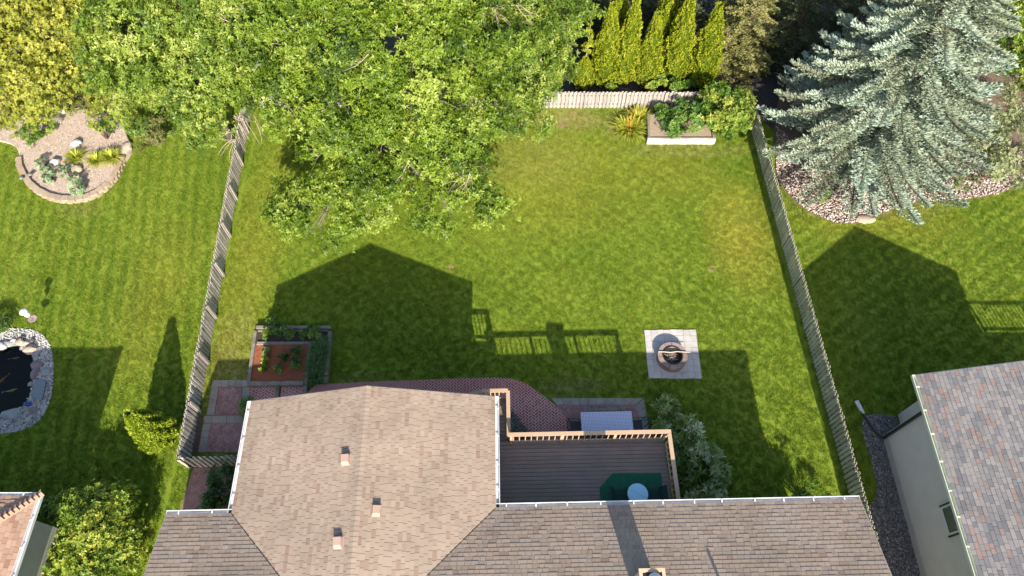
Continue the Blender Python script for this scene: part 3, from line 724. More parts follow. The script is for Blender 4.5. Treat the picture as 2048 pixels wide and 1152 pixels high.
# gravel pocket under the deck edge
GRV = GP([(1020, 816), (1035, 832), (1052, 855), (1069, 880), (1079, 905), (1079, 960), (1010, 960), (1005, 850)])
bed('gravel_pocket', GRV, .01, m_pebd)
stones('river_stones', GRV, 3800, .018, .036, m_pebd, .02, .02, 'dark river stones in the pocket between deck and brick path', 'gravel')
EXCL.append([tuple(H(u, v)[:2]) for u, v in [(-12, -1), (12, -1), (12, -.4), (6, -.4), (6, 2.8), (0, 2.8), (-.5, 4.2), (-9.6, 4.2), (-9.6, 0), (-12, 0)]])

# ------------------------------------------------------------------ raised garden bed with timber frame
gb = empty('raised_garden_bed', (-9.8, 12.8, 0), 'weathered timber garden bed with red mulch and vegetables beside the gabled wing', 'garden bed')
TL, TR, BR, BL = Vector((-11.70, 14.20, 0)), Vector((-8.30, 14.20, 0)), Vector((-8.18, 11.50, 0)), Vector((-11.52, 11.45, 0))
ML, MR, MB2 = Vector((-11.64, 13.40, 0)), Vector((-9.12, 13.42, 0)), Vector((-9.02, 11.48, 0))
def timber(parent, A, B, w=.15, z0=-.05, z1=.3, name='timber', mat=None, dz=0.0):
    A = Vector((A[0], A[1], 0)); B = Vector((B[0], B[1], 0))
    d = (B-A).normalized(); n = Vector((-d.y, d.x, 0)); L = (B-A).length
    M = Matrix(((d.x, n.x, 0, A.x), (d.y, n.y, 0, A.y), (0, 0, 1, 0), (0, 0, 0, 1)))
    c = .012; prof = [(-w/2, z0), (w/2, z0), (w/2, z1-c+dz), (w/2-c, z1+dz), (-w/2+c, z1+dz), (-w/2, z1-c+dz)]
    mb = MB(); mb.add([M @ Vector((x, p[0], p[1])) for x in (0, L) for p in prof], [(5, 4, 3, 2, 1, 0), (6, 7, 8, 9, 10, 11)]+[(i, (i+1) % 6, 6+(i+1) % 6, 6+i) for i in range(6)])
    return mb.build(name, mat or m_timber, parent)
timber(gb, TL-Vector((.0, 0, 0)), TR); timber(gb, TL-Vector((0, .2, 0)), TL-Vector((0, .2, 0))+(BL-TL)*.925, dz=-.004); timber(gb, TR-Vector((0, .2, 0)), BR, dz=-.006)
timber(gb, ML+Vector((.12, 0, 0)), MR+Vector((.85, 0, 0)), dz=-.03); timber(gb, MR-Vector((0, .1, 0)), MB2+Vector((0, -.05, 0)), dz=-.035); timber(gb, BL+Vector((-.06, 0, 0)), MB2+Vector((-.1, .0, 0)), w=.2, dz=-.02)
timber(gb, TL+Vector((.1, -.155, 0)), TR+Vector((-.1, -.155, 0)), w=.09, dz=-.05)
def inner(*pts): return [(p.x, p.y) for p in pts]
bs1 = inner(TL, TR, MR+Vector((.9, 0, 0)), ML); bs2 = inner(ML, MR, MB2, BL); bs3 = inner(MR, MR+Vector((.9, 0, 0)), BR, MB2)
sheet('soil', bs1, .18, m_soil, gb); sheet('red_mulch', bs2, .2, m_redmulch, gb); sheet('soil', bs3, .18, m_soil, gb)
ch_ = chips('mulch_chips', bs2, 3500, .06, .025, m_redmulch, .2, parent=gb)
EXCL.append(inner(TL, TR, BR, BL))
# brick steps edged with timbers, below the bed
st1 = herringbone('brick_step', GP([(502, 770), (553, 770), (549, 812), (495, 812)]), m_brick, m_jointw, R(45), z=.05, gap=.0085)
st2 = herringbone('brick_step', GP([(563, 771), (609, 772), (606, 812), (560, 812)]), m_brick, m_jointw, R(45), z=.05, gap=.0085)
ed = empty('step_edging', (*G(558, 785), 0), 'grey timbers edging the two brick steps below the garden bed', 'edging')
timber(ed, G(557.5, 768), G(553.5, 815), .16, z1=.14); timber(ed, G(613, 766), G(608, 815), .17, z1=.16); timber(ed, G(503, 768.5), G(549, 768.5), .1, z1=.10)

# ------------------------------------------------------------------ fire pit
pad = empty('paver_pad', (7.25, 12.98, 0), 'square pad of pale pavers under the fire pit', 'paving')
A, B, C, D = Vector((6.08, 14.17, 0)), Vector((8.45, 14.19, 0)), Vector((8.40, 11.78, 0)), Vector((6.05, 11.78, 0))
for j in range(8):
    for i in range(8):
        f = lambda a, b: A.lerp(B, a).lerp(D.lerp(C, a), b)
        g = .005; q = [f(i/8+g/2, j/8+g/2), f((i+1)/8-g/2, j/8+g/2), f((i+1)/8-g/2, (j+1)/8-g/2), f(i/8+g/2, (j+1)/8-g/2)]
        jit = Vector((random.uniform(-.006, .006), random.uniform(-.006, .006), 0))
        if i in (0, 7) or j in (0, 7): jit += Vector(((i == 7)-(i == 0), (j == 0)-(j == 7), 0))*random.uniform(-.012, .018)
        MB().prism([((p+jit).x, (p+jit).y) for p in q], -.03, .05+random.uniform(-.003, .003)).build('paver', m_pale, pad)
EXCL.append([(p.x, p.y) for p in (A, B, C, D)])
sheet('sand_bed', [(p.x, p.y) for p in (A, B, C, D)], .04, m_conc, pad)
fc = Vector((7.15, 12.72, .047))
fp = empty('fire_pit', fc, 'round block fire pit with ash and sticks on the pale paver pad', 'fire pit')
m_blk = surf('tan_pit_block', [(0.20, 0.145, 0.125), (0.31, 0.235, 0.205), (0.40, 0.31, 0.27)], 3, 0.95, 0.6, 25, 0.015, rnd=0.5, fine=0.25)
def ring_block(r0, r1, n, z0, z1):
    a = math.pi/n*0.955; k = 3; pts = [(r1*math.cos(-a+2*a*i/k), r1*math.sin(-a+2*a*i/k)) for i in range(k+1)]+[(r0*math.cos(a-2*a*i/k), r0*math.sin(a-2*a*i/k)) for i in range(k+1)]
    return MB().prism(pts, z0, z1).mesh('ring_block', m_blk)
for lv, (n, r0, r1, z0, z1) in enumerate(((12, .44, .66, 0, .14), (12, .44, .645, .142, .28), (11, .43, .66, .283, .36))):
    bm_ = ring_block(r0, r1, n, z0, z1)
    for i in range(n): link('ring_block', bm_, fp, fc+Vector((random.uniform(-.006, .006), random.uniform(-.006, .006), 0)), (0, 0, 2*math.pi*(i+.5*lv)/n+.1))
MB().lathe([(.405, .0), (.425, .0), (.425, .385), (.455, .385), (.455, .395), (.405, .395), (.405, .0)], 40, fc).build('steel_liner', m_black, fp, True)
m_ash = surf('fire_ash', [(0.02, 0.017, 0.014), (0.06, 0.045, 0.035), (0.13, 0.10, 0.08)], 14, 0.95, 0.6, 40, 0.03)
mb = MB(); mb.lathe([(.0, .16), (.15, .17), (.3, .13), (.41, .10)], 24, fc); mb.build('ash', m_ash, fp)
mb = MB()
for i in range(46):
    a = random.uniform(0, 6.28); r = random.uniform(0, .3); p = fc+Vector((r*math.cos(a), r*math.sin(a), .17+random.uniform(0, .06))); b = random.uniform(0, 6.28); l = random.uniform(.08, .3)
    q = p+Vector((math.cos(b)*l, math.sin(b)*l, random.uniform(-.05, .06)))
    if (q-fc).to_2d().length < .39: mb.tube([p, q], random.uniform(.005, .011), 5)
mb.build('kindling', m_twig, fp)
br = MB().tube([fc+Vector(p) for p in [(-.62, .17, .40), (-.4, .16, .408), (-.1, .13, .412), (.2, .17, .411), (.5, .15, .41), (.78, .14, .40)]], [.016, .02, .02, .018, .018, .012], 7)
bro = br.build('branch', surf('peeled_branch', [(0.55, 0.44, 0.36), (0.7, 0.58, 0.5)], 6, .8, .2)); tag(bro, 'pale peeled branch lying across the fire pit', 'branch')

# ------------------------------------------------------------------ picnic table, bench, metal chairs on the brick patio
def gingham():
    m, t, b = nt('gingham_cloth')
    mp = N(t, "ShaderNodeMapping"); mp.inputs['Rotation'].default_value = (0, 0, -HA)
    t.links.new(N(t, "ShaderNodeNewGeometry").outputs['Position'], mp.inputs[0]); sp = N(t, "ShaderNodeSeparateXYZ"); t.links.new(mp.outputs[0], sp.inputs[0])
    w = [mth(t, 'GREATER_THAN', mth(t, 'FRACT', mth(t, 'MULTIPLY', sp.outputs[i], 1/.062)), .5) for i in (0, 1)]
    s = mth(t, 'MULTIPLY', mth(t, 'ADD', w[0], w[1]), .5)
    t.links.new(ramp(t, s, [(0, (0.85, 0.84, 0.87)), (.5, (0.56, 0.55, 0.70)), (1, (0.28, 0.26, 0.46))]), b.inputs['Base Color']); b.inputs['Roughness'].default_value = .7
    return m
TZ = .75
tu0, tu1, tv0, tv1 = 2.99, 5.12, 3.62, 4.6
ptb = empty('patio_table', H((tu0+tu1)/2, 4.1, .045), 'rectangular patio table on the brick patio below the deck railing', 'table')
hbox('tabletop', tu0+.03, tu1-.03, tv0+.03, tv1-.03, TZ-.05, TZ-.012, m_timber, ptb)
for u in (tu0+.15, tu1-.15):
    for v in (tv0+.15, tv1-.15): hbox('leg', u-.03, u+.03, v-.03, v+.03, .045, TZ-.05, m_black, ptb)
mb = MB(); n = 60; per = []
for i in range(n):
    s = i/n*4; k = int(s); f = s-k
    per.append([(tu0+(tu1-tu0)*f, tv0), (tu1, tv0+(tv1-tv0)*f), (tu1-(tu1-tu0)*f, tv1), (tu0, tv1-(tv1-tv0)*f)][k])
cu, cv = (tu0+tu1)/2, (tv0+tv1)/2
top = [H(u, v, TZ) for u, v in per]
hem = [H(cu+(u-cu)*(1.012+.012*math.sin(i*1.9)), cv+(v-cv)*(1.03+.02*math.sin(i*2.3)), TZ-.20+.015*math.sin(i*.9)) for i, (u, v) in enumerate(per)]
mb.add(top+hem, [tuple(range(n))]+[(n+i, n+(i+1) % n, (i+1) % n, i) for i in range(n)])
cl = mb.build('tablecloth', gingham()); tag(cl, 'blue and white gingham cloth draped over the patio table', 'tablecloth')
bn = empty('bench', H(4.05, 4.66, .045), 'narrow grey wooden bench pushed against the far side of the gingham table', 'bench')
for v0 in (4.60, 4.74): hbox('seat_plank', 3.28, 4.82, v0, v0+.12, .44, .475, m_timber, bn)
for u in (3.42, 4.62):
    for v in (4.61, 4.80): hbox('leg', u, u+.06, v, v+.05, .045, .44, m_timber, bn)
def iron_chair(loc, rz, label):
    t = empty('metal_chair', loc, label, 'chair', 'black metal chairs at the patio table'); M = Matrix.Translation(loc) @ Matrix.Rotation(rz, 4, 'Z')
    T = lambda pts, r: MB().tube([M @ Vector(p) for p in pts], r, 7)
    MB().box(-.25, .25, -.25, .25, .40, .445, M).build('seat', m_black, t)
    fr = T([(-.26, -.28, .42), (-.29, -.38, .85), (-.2, -.43, .95), (0, -.45, .98), (.2, -.43, .95), (.29, -.38, .85), (.26, -.28, .42)], .014).build('back_frame', m_black, t)
    for k in range(5):
        x = -.2+.1*k
        T([(x, -.29, .44), (x*1.1+(.06 if k % 2 else -.06), -.37, .7), (x, -.435, .955)], .008).build('back_slat', m_black, fr)
    for s in (-1, 1):
        T([(s*.25, .24, 0), (s*.26, .24, .6), (s*.29, -.05, .66), (s*.29, -.36, .66)], .013).build('armrest', m_black, t)
        T([(s*.25, -.3, 0), (s*.25, -.26, .42)], .013).build('leg', m_black, t)
iron_chair(H(2.80, 4.05, .045), R(-90)+HA, 'black metal chair at the table end near the curving brick path')
iron_chair(H(5.32, 4.05, .045), R(90)+HA, 'black metal chair with lattice back at the table end near the hostas')

# ------------------------------------------------------------------ fences: posts, rails and pickets on alternating sides
def fence(name, A, B, h, mat, label, post_side, step=.19, bay=2.29, pw=.128, cover=False, first_side=1):
    A, B = Vector((A[0], A[1], 0)), Vector((B[0], B[1], 0)); d = (B-A).normalized(); n = Vector((-d.y, d.x, 0)); L = (B-A).length; ang = math.atan2(d.y, d.x)
    t = empty(name, A.lerp(B, .5), label, 'fence')
    M = Matrix(((d.x, n.x, 0, A.x), (d.y, n.y, 0, A.y), (0, 0, 1, 0), (0, 0, 0, 1)))
    x = 0.06; k = 0
    ps = post_side
    pm = MB().box(-.045, .045, -.045, .045, 0, h-.05).mesh('post', m_post)
    cm = None
    def picket_mesh(hh, w):
        c = .028; p = [(-w/2, 0), (w/2, 0), (w/2, hh-c), (w/2-c, hh), (-w/2+c, hh), (-w/2, hh-c)]
        mb = MB(); mb.add([(a, -.009, b) for a, b in p]+[(a, .009, b) for a, b in p], [tuple(range(6)), tuple(range(11, 5, -1))]+[((i+1) % 6, i, 6+i, 6+(i+1) % 6) for i in range(6)])
        return mb.mesh('picket', mat)
    var = [picket_mesh(h-.03+random.uniform(-.02, .02), pw) for _ in range(5)]
    while x < L:
        link('post', pm, t, M @ Vector((x, 0, 0)), (0, 0, ang)); x += bay
    for z in (.25, h-.32):
        x0 = 0.0
        while x0 < L-.05:
            x1 = min(L, x0+bay); MB().box(x0+.002, x1-.002, -.019, .019, z, z+.085, M).build('rail', m_post, t); x0 = x1
    x = .08; k = 0
    while x < L-.03:
        s = 1 if k % 2 else -1
        off = s*.030
        near = abs((x-.06) % bay); near = min(near, bay-near)
        if near < .11: off = s*.058
        link('picket', random.choice(var), t, M @ Vector((x+random.uniform(-.008, .008), off, .03)), (random.gauss(0, .008), random.gauss(0, .01), ang+random.gauss(0, .012)))
        x += step/2; k += 1
    if cover:
        x = .06
        while x < L-.3:
            link('picket', random.choice(var), t, M @ Vector((x+.02, -.135, .03)), (0, 0, ang)); link('post', pm, t, M @ Vector((x+.02, -.08, 0)), (0, 0, ang)); x += bay
    return t
gate_c = (-13.40, 7.86)
fence('picket_fence', gate_c, (-14.62, 28.0), 1.2, m_fence, 'long weathered grey picket fence beside the lawn with the koi pond', -1, cover=True)
fence('picket_fence', (13.10, 28.0), (13.82, 3.5), 1.2, m_fence2, 'long greenish picket fence running towards the blue spruce', 1)
fence('picket_fence', (-14.5, 28.08), (13.0, 28.08), 1.2, m_fence3, 'sun bleached picket fence along the back below the arborvitae', 1, step=.21)
fence('picket_gate', gate_c, (-9.25, 8.02), 1.2, m_fence, 'short grey picket gate fence between the long fence and the house corner', -1, step=.22)

# ------------------------------------------------------------------ neighbour's house with blended grey and red shingles
RE, RP, RX0, RX1, RY0, RY1 = 4.04, 0.40, 15.40, 22.80, -6.0, 10.26
RXM = (RX0+RX1)/2; RRZ = RE+RP*(RXM-RX0)
rn = empty('house', (RXM, 3.0, 0), 'neighbouring house with blended grey and red shingles and taupe siding', 'house')
mb = MB(); rw = [(15.72, -5.5), (22.4, -5.5), (22.4, 10.1), (16.62, 10.1), (16.62, 9.16), (15.72, 9.16)]
mb.prism(rw, 0, RE-.1); wall = mb.build('wall', m_rnwall, rn)
mb = MB(); tri(mb, [(RX0, RY0, RE-.06), (RX0, RY1, RE-.06), (RX1, RY1, RE-.06), (RX1, RY0, RE-.06)])
mb.add([(RX0, RY1, RE-.03), (RXM, RY1, RRZ-.03), (RXM, RY0, RRZ-.03), (RX0, RY0, RE-.03), (RX1, RY1, RE-.03), (RX1, RY0, RE-.03)], [(0, 1, 2, 3), (1, 4, 5, 2), (0, 4, 1), (3, 2, 5)])
rroof = mb.build('roof', m_under, rn)
for xa, za, xb, zb in ((RX0, RE, RXM, RRZ), (RXM, RRZ, RX1, RE)):
    mb = MB(); rake(mb, Vector((xa, RY1+.016, za)), Vector((xb, RY1+.016, zb))); mb.build('fascia', m_rnwall, rroof)
R2 = Roof(rn, rroof, m_shing_rn, 0.143, 300)
def tn2():
    r = random.random()
    return 1.0 if r < .14 else (random.uniform(.0, .25) if r < .42 else random.uniform(.25, .72))
rl = math.sqrt(1+RP*RP)*(RXM-RX0)
R2.plane((RX0, RY1, RE), (0, -1, 0), (1, 0, RP), [(0, 0), (RY1-RY0, 0), (RY1-RY0, rl), (0, rl)], [.18, .22, .27, .33], tn2, .013)
R2.plane((RX1, RY1, RE), (0, 1, 0), (-1, 0, RP), [(RY0-RY1, 0), (0, 0), (0, rl), (RY0-RY1, rl)], [.3, .35], tn2, .013)
R2.finish()
gutter(rn, (RX0, RY1), (RX0, RY0), (-1, 0), m_cream, RE, every=.95)
siding(wall, (15.72, 9.16), (15.72, -5.4), .45, RE-.12, (-1, 0), m_rnwall)
siding(wall, (16.62, 10.1), (16.62, 9.18), .3, RE-.12, (-1, 0), m_rnwall)
# block foundation course
m_found = surf('foundation_block', [(0.40, 0.38, 0.35), (0.48, 0.45, 0.41)], 4, .9, .3, 30, rnd=.4)
fb = MB().box(0, .016, -.195, .195, 0, .205).mesh('foundation_block', m_found)
for r in range(2):
    y = 9.0-.2*r
    while y > -3:
        link('foundation_block', fb, wall, (15.697, y-.0, .01+.215*r)); y -= .4
# window with frame
win = MB().box(15.66, 15.70, 4.65, 5.65, 2.65, 3.6).build('window', m_white, wall)
MB().box(15.652, 15.658, 4.73, 5.57, 2.73, 3.52).build('pane', surf('window_glass', [(.05, .07, .06), (.09, .11, .10)], 2, .08, 0, spec=.9), win)
for a in ((4.6, 4.65), (5.65, 5.70)): MB().box(15.64, 15.70, a[0], a[1], 2.6, 3.62).build('window_trim', m_black, win)
# black downspout and white splash extension
ds = MB(); ds.box(15.60, 15.69, 8.98, 9.08, .16, RE-.1); ds.box(15.30, 15.60, 8.98, 9.08, RE-.2, RE-.11)
ds.tube([(15.64, 9.03, .16), (15.40, 9.35, .09), (15.05, 10.25, .07)], .05, 8)
ds.build('downspout', m_black, rn)
sp = MB().add([(15.06, 10.12, .02), (15.17, 10.16, .02), (15.05, 10.75, .02), (14.88, 10.70, .02), (15.06, 10.12, .12), (15.17, 10.16, .12), (15.05, 10.75, .10), (14.88, 10.70, .10)], [(3, 2, 1, 0), (4, 5, 6, 7), (0, 1, 5, 4), (1, 2, 6, 5), (2, 3, 7, 6), (3, 0, 4, 7)])
sp.build('downspout_extension', m_white, rn)
GB = smooth_poly(GP([(1722, 835), (1745, 828), (1790, 832), (1800, 845), (1775, 868), (1800, 930), (1860, 1152), (1880, 1300), (1800, 1300), (1752, 1060), (1730, 1025), (1748, 1000), (1755, 975), (1745, 930), (1728, 880)]), 1)
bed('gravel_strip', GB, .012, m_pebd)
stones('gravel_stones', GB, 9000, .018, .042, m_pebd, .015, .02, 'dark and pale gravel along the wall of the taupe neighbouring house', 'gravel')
# neighbour's own deck with railing beside the gable
rd = empty('deck', (25, 8.5, 0), 'raised deck with railing beside the grey and red shingled house', 'deck')
y = 6.5
while y < 9.9: MB().box(22.43, 28, y, y+.14, 2.32, 2.35).build('deck_board', m_deck, rd); y += .15
MB().box(22.5, 28.05, 9.84, 9.98, 3.22, 3.26).build('cap_rail', m_rail, rd); MB().box(22.5, 28.0, 9.89, 9.93, 2.42, 2.5).build('bottom_rail', m_rail, rd)
bm_ = MB().box(-.018, .018, -.018, .018, 0, .8).mesh('baluster', m_rail)
for i in range(30): link('baluster', bm_, rd, (22.6+.18*i, 9.91, 2.45))
for x in (22.6, 25, 27.9): MB().box(x-.06, x+.06, 9.7, 9.82, 0, 3.2).build('support_post', m_deck, rd)

# ------------------------------------------------------------------ other neighbour: hip roof corner
LE, LP, LX, LY = 4.25, .33, -16.40, 5.66
ln = empty('house', (-20, 2, 0), 'neighbouring house with pinkish tan hip roof and grey green siding', 'house')
MB().box(-26, -17.0, -6, 5.1, 0, LE-.1).build('wall', m_lnwall, ln)
lw = ln.children[0]
siding(lw, (-17.0, 5.1), (-17.0, -6), .3, LE-.12, (1, 0), m_lnwall, .2)
mb = MB(); hx = LX-5.6; hz = LE+LP*5.6
mb.add([(LX, LY, LE-.03), (LX, -8, LE-.03), (hx, -8, hz-.03), (hx, LY-5.6, hz-.03), (-32, LY, LE-.03), (-32, LY-5.6, hz-.03), (-32, -8, LE-.03)], [(3, 2, 1, 0), (0, 4, 5, 3), (0, 1, 6, 4), (3, 5, 6, 2)])
lroof = mb.build('roof', m_under, ln)
R3 = Roof(ln, lroof, surf('pinkish_shingle', [(0.30, 0.17, 0.125), (0.37, 0.235, 0.17), (0.42, 0.285, 0.21), (0.46, 0.33, 0.25)], 3, .95, .35, 130, .004, attr=.3, spec=.1, fine=.18), 0.143, 300)
ll = math.sqrt(1+LP*LP)*5.6
R3.plane((LX, LY, LE), (0, 1, 0), (-1, 0, LP), [(-13.6, 0), (0, 0), (-5.6, ll), (-13.6, ll)], W4, tn, .013)
R3.plane((LX, LY, LE), (-1, 0, 0), (0, -1, LP), [(0, 0), (13, 0), (13, ll), (5.6, ll)], W4, tn, .02)
R3.finish()
hm_ = MB().add([(-.15, 0, -.03), (0, 0, .04), (.15, 0, -.03), (.15, -.2, -.036), (0, -.2, .03), (-.15, -.2, -.036)], [(1, 0, 5, 4), (2, 1, 4, 3), (0, 1, 2)], .45).mesh('hip_cap', R3.mat)
hd = Vector((-1, -1, LP)).normalized(); rotm = Matrix.Rotation(R(135), 4, 'Z') @ Matrix.Rotation(-math.atan(LP/math.sqrt(2)), 4, 'X')
for i in range(40): link('hip_cap', hm_, lroof, Vector((LX, LY, LE+.004))+hd*(.16*i), rotm.to_euler())
gutter(ln, (LX, -8), (LX, LY), (1, 0), m_white, LE, every=.95)
gutter(ln, (LX-.0, LY), (-32, LY), (0, 1), m_white, LE, every=1.0)

# ------------------------------------------------------------------ koi pond
def water_mat():
    m, t, b = nt('pond_water')
    tr = N(t, "ShaderNodeBsdfTransparent"); tr.inputs[0].default_value = (.6, .66, .58, 1)
    gl = N(t, "ShaderNodeBsdfGlossy"); gl.inputs['Roughness'].default_value = .03
    fr = N(t, "ShaderNodeFresnel"); fr.inputs[0].default_value = 1.33
    bp = N(t, "ShaderNodeBump"); bp.inputs['Strength'].default_value = .08; bp.inputs['Distance'].default_value = .02
    t.links.new(noise(t, 3, 2), bp.inputs['Height']); t.links.new(bp.outputs[0], gl.inputs['Normal']); t.links.new(bp.outputs[0], fr.inputs['Normal'])
    mx = N(t, "ShaderNodeMixShader"); t.links.new(fr.outputs[0], mx.inputs[0]); t.links.new(tr.outputs[0], mx.inputs[1]); t.links.new(gl.outputs[0], mx.inputs[2])
    t.links.new(mx.outputs[0], t.nodes["Material Output"].inputs[0]); return m
n = len(POND); pcx = sum(p[0] for p in POND)/n; pcy = sum(p[1] for p in POND)/n
mb = MB(); fl = [(pcx+(x-pcx)*.8, pcy+(y-pcy)*.8, -.7) for x, y in POND]
mb.add([(x, y, .0) for x, y in POND]+fl, [tuple(range(n, 2*n))]+[((i+1) % n, i, n+i, n+(i+1) % n) for i in range(n)])
o = mb.build('pond_liner', surf('pond_liner', [(.010, .012, .012), (.022, .024, .022)], 3, .8, .2)); o["kind"] = 'structure'
grow = lambda poly, k: [(pcx+(x-pcx)*k, pcy+(y-pcy)*k) for x, y in poly]
o = sheet('pond_water', grow(POND, 1.004), -.06, water_mat(), kind='structure')
bed('pebble_bank', PONDBED, .008, m_peb, excl=False) if False else sheet('pebble_bank', PONDBED, .01, m_peb, holes=[grow(POND, 1.01)], kind='structure')
stones('pond_pebbles', PONDBED, 9000, .022, .05, m_peb, .015, .03, 'mixed river pebbles around the koi pond', 'gravel', holes=[grow(POND, 1.0)])
def blob(mb, c, r, seed, sub=2, squash=(1, 1, .7), tint=.5):
    import bmesh
    bm = bmesh.new(); bmesh.ops.create_icosphere(bm, subdivisions=sub, radius=1.0)
    rr = random.Random(seed); ax = [Vector((rr.gauss(0, 1), rr.gauss(0, 1), rr.gauss(0, 1))).normalized() for _ in range(7)]; off = [rr.uniform(.55, .95) for _ in ax]
    vs = []
    for v in bm.verts:
        p = v.co.copy()
        for a, k in zip(ax, off):
            d = p.dot(a)
            if d > k: p -= a*(d-k)*.9
        p *= rr.uniform(.97, 1.03)
        vs.append((c[0]+p.x*r*squash[0], c[1]+p.y*r*squash[1], c[2]+p.z*r*squash[2]))
    mb.add(vs, [tuple(v.index for v in f.verts) for f in bm.faces], tint); bm.free(); return mb
m_rocks = {'tan': surf('tan_field_stone', [(.27, .205, .145), (.39, .31, .235), (.46, .385, .31)], 3, .9, .5, 14, .03),
           'grey': surf('grey_field_stone', [(.17, .18, .19), (.27, .28, .28), (.36, .36, .35)], 3, .9, .5, 14, .03),
           'white': surf('pale_granite', [(.38, .345, .315), (.48, .44, .41), (.54, .51, .48)], 5, .9, .5, 14, .03),
           'mauve': surf('mauve_stone', [(.16, .12, .13), (.24, .19, .20)], 3, .9, .5, 14, .03),
           'black': surf('dark_stone', [(.05, .05, .05), (.11, .10, .10)], 3, .9, .5, 14, .03)}
PG = 'rocks lining the koi pond'
def rock(px, py, r, kind, label, sq=(1, 1, .6), group=None, seed=None, z=0.0):
    x, y = G(px, py); r = r*(.8 if group == PG else 1); o = blob(MB(), (x, y, z+r*sq[2]*.45), r, seed or hash((px, py)) % 999, 2, sq).build('rock', m_rocks[kind]); return tag(o, label, 'rock', group)
PG = 'rocks lining the koi pond'
rock(42, 686, .34, 'tan', 'large pale tan rock at the sunny edge of the koi pond', (1.1, .9, .6), PG, 11)
rock(56, 687, .22, 'tan', 'small orange tan rock between two pale boulders at the pond edge', (1, .9, .6), PG, 12)
rock(63, 700, .40, 'tan', 'broad tan boulder half in shadow at the pond corner', (1.1, .9, .6), PG, 13)
rock(46, 698, .2, 'white', 'small white rock dipping into the pond water', (1, .8, .5), PG, 14)
rock(28, 684, .24, 'white', 'white rock beside the large tan rock at the pond', (1, .8, .6), PG, 15)
rock(18, 688, .3, 'grey', 'flat grey brown rock at the pond edge', (1.3, .8, .5), PG, 16)
rock(5, 694, .34, 'white', 'cream boulder where the pond meets the picture edge', (1.1, .8, .6), PG, 17)
rock(46, 676, .2, 'black', 'dark angular rock on the pebbles above the pond', (1, .8, .6), PG, 18)
rock(67, 682, .2, 'black', 'dark upright rock on the pebble bank corner', (.8, 1, .7), PG, 19)
rock(77, 704, .28, 'grey', 'grey rock at the shaded pond corner', (.9, 1.2, .5), PG, 20)
rock(74, 716, .24, 'grey', 'small blue grey rock below the grey corner rock', (.9, .9, .5), PG, 21)
rock(75, 731, .34, 'mauve', 'wide mauve slab rock at the pond side', (1.1, .8, .4), PG, 22)
rock(71, 747, .34, 'mauve', 'long dark purple rock at the pond side', (.6, 1.4, .5), PG, 23)
rock(92, 745, .3, 'grey', 'pale grey green rock lying on the pebble bank', (1.1, 1, .5), PG, 24)
rock(61, 768, .16, 'grey', 'tiny grey rock beside the flat slate slab', (.8, 1.1, .5), PG, 25)
rock(70, 821, .26, 'mauve', 'low mauve rock on the shaded pebble bank', (1.3, .8, .35), PG, 26)
rock(26, 828, .55, 'grey', 'long flat grey stone at the shaded end of the pond', (1.2, .7, .3), PG, 27)
sx = GP([(63, 796), (84, 799), (92, 763), (71, 758)], .12)
sl2 = MB().prism(sx, .03, .13).build('slate_slab', surf('blue_slate', [(.15, .175, .20), (.20, .23, .26)], 2, .8, .3, 20)); tag(sl2, 'flat blue grey slate slab at the side of the koi pond', 'stone slab')
def koi(px, py, L, ang, mat, label):
    x, y = G(px, py); z = -.11; t = empty('koi', (x, y, z), label, 'fish', 'koi in the pond')
    M = Matrix.Translation((x, y, z)) @ Matrix.Rotation(ang, 4, 'Z')
    mb = MB(); prof = [(0, .0), (.06, .045), (.2, .085), (.4, .09), (.65, .055), (.85, .02), (.9, .012)]; nn = 8; vs = []
    for s, r in prof:
        bend = .05*math.sin(s*5)
        for j in range(nn): a = 2*math.pi*j/nn; vs.append(M @ Vector((s*L-.45*L, bend*L+r*L*math.cos(a), r*L*.8*math.sin(a))))
    k = len(prof); mb.add(vs, [(i*nn+j, i*nn+(j+1) % nn, (i+1)*nn+(j+1) % nn, (i+1)*nn+j) for i in range(k-1) for j in range(nn)]+[tuple(range(nn-1, -1, -1)), tuple((k-1)*nn+j for j in range(nn))]); mb.build('body', mat, t, True)
    MB().add([M @ Vector(p) for p in [(.42*L, -.05*L, 0), (.58*L, .04*L, .01), (.60*L, -.12*L, .01), (.43*L, -.05*L, .02)]], [(0, 1, 3), (3, 2, 0), (1, 2, 3), (2, 1, 0)]).build('tail_fin', mat, t)
    for s in (-1, 1): MB().add([M @ Vector(p) for p in [(-.2*L, s*.06*L, 0), (-.08*L, s*.17*L, -.01), (-.1*L, s*.06*L, 0), (-.16*L, s*.08*L, .015)]], [(0, 1, 3), (3, 1, 2), (0, 2, 1)]).build('pectoral_fin', mat, t)
mk = surf('koi_yellow', [(.62, .48, .10), (.78, .66, .22)], 6, .4, 0); mo = surf('koi_orange', [(.75, .20, .015), (.85, .36, .04)], 6, .4, 0); mw = surf('koi_ochre', [(.40, .27, .09), (.52, .36, .14)], 6, .4, 0)
koi(18, 779, .62, R(200), mk, 'yellow koi swimming in the dark pond'); koi(3, 757, .6, R(60), mo, 'orange koi at the pond surface'); koi(27, 714, .5, R(195), mw, 'dim ochre koi near the rocks in the pond')
x, y = G(58, 809)
orn = blob(MB(), (x, y, .1), .16, 5, 2, (1.2, .7, .5)).build('pond_float', surf('cobalt_ceramic', [(.01, .03, .16), (.02, .06, .24)], 4, .2, 0, spec=.6)); tag(orn, 'cobalt blue ceramic ornament on the pebble bank', 'ornament')
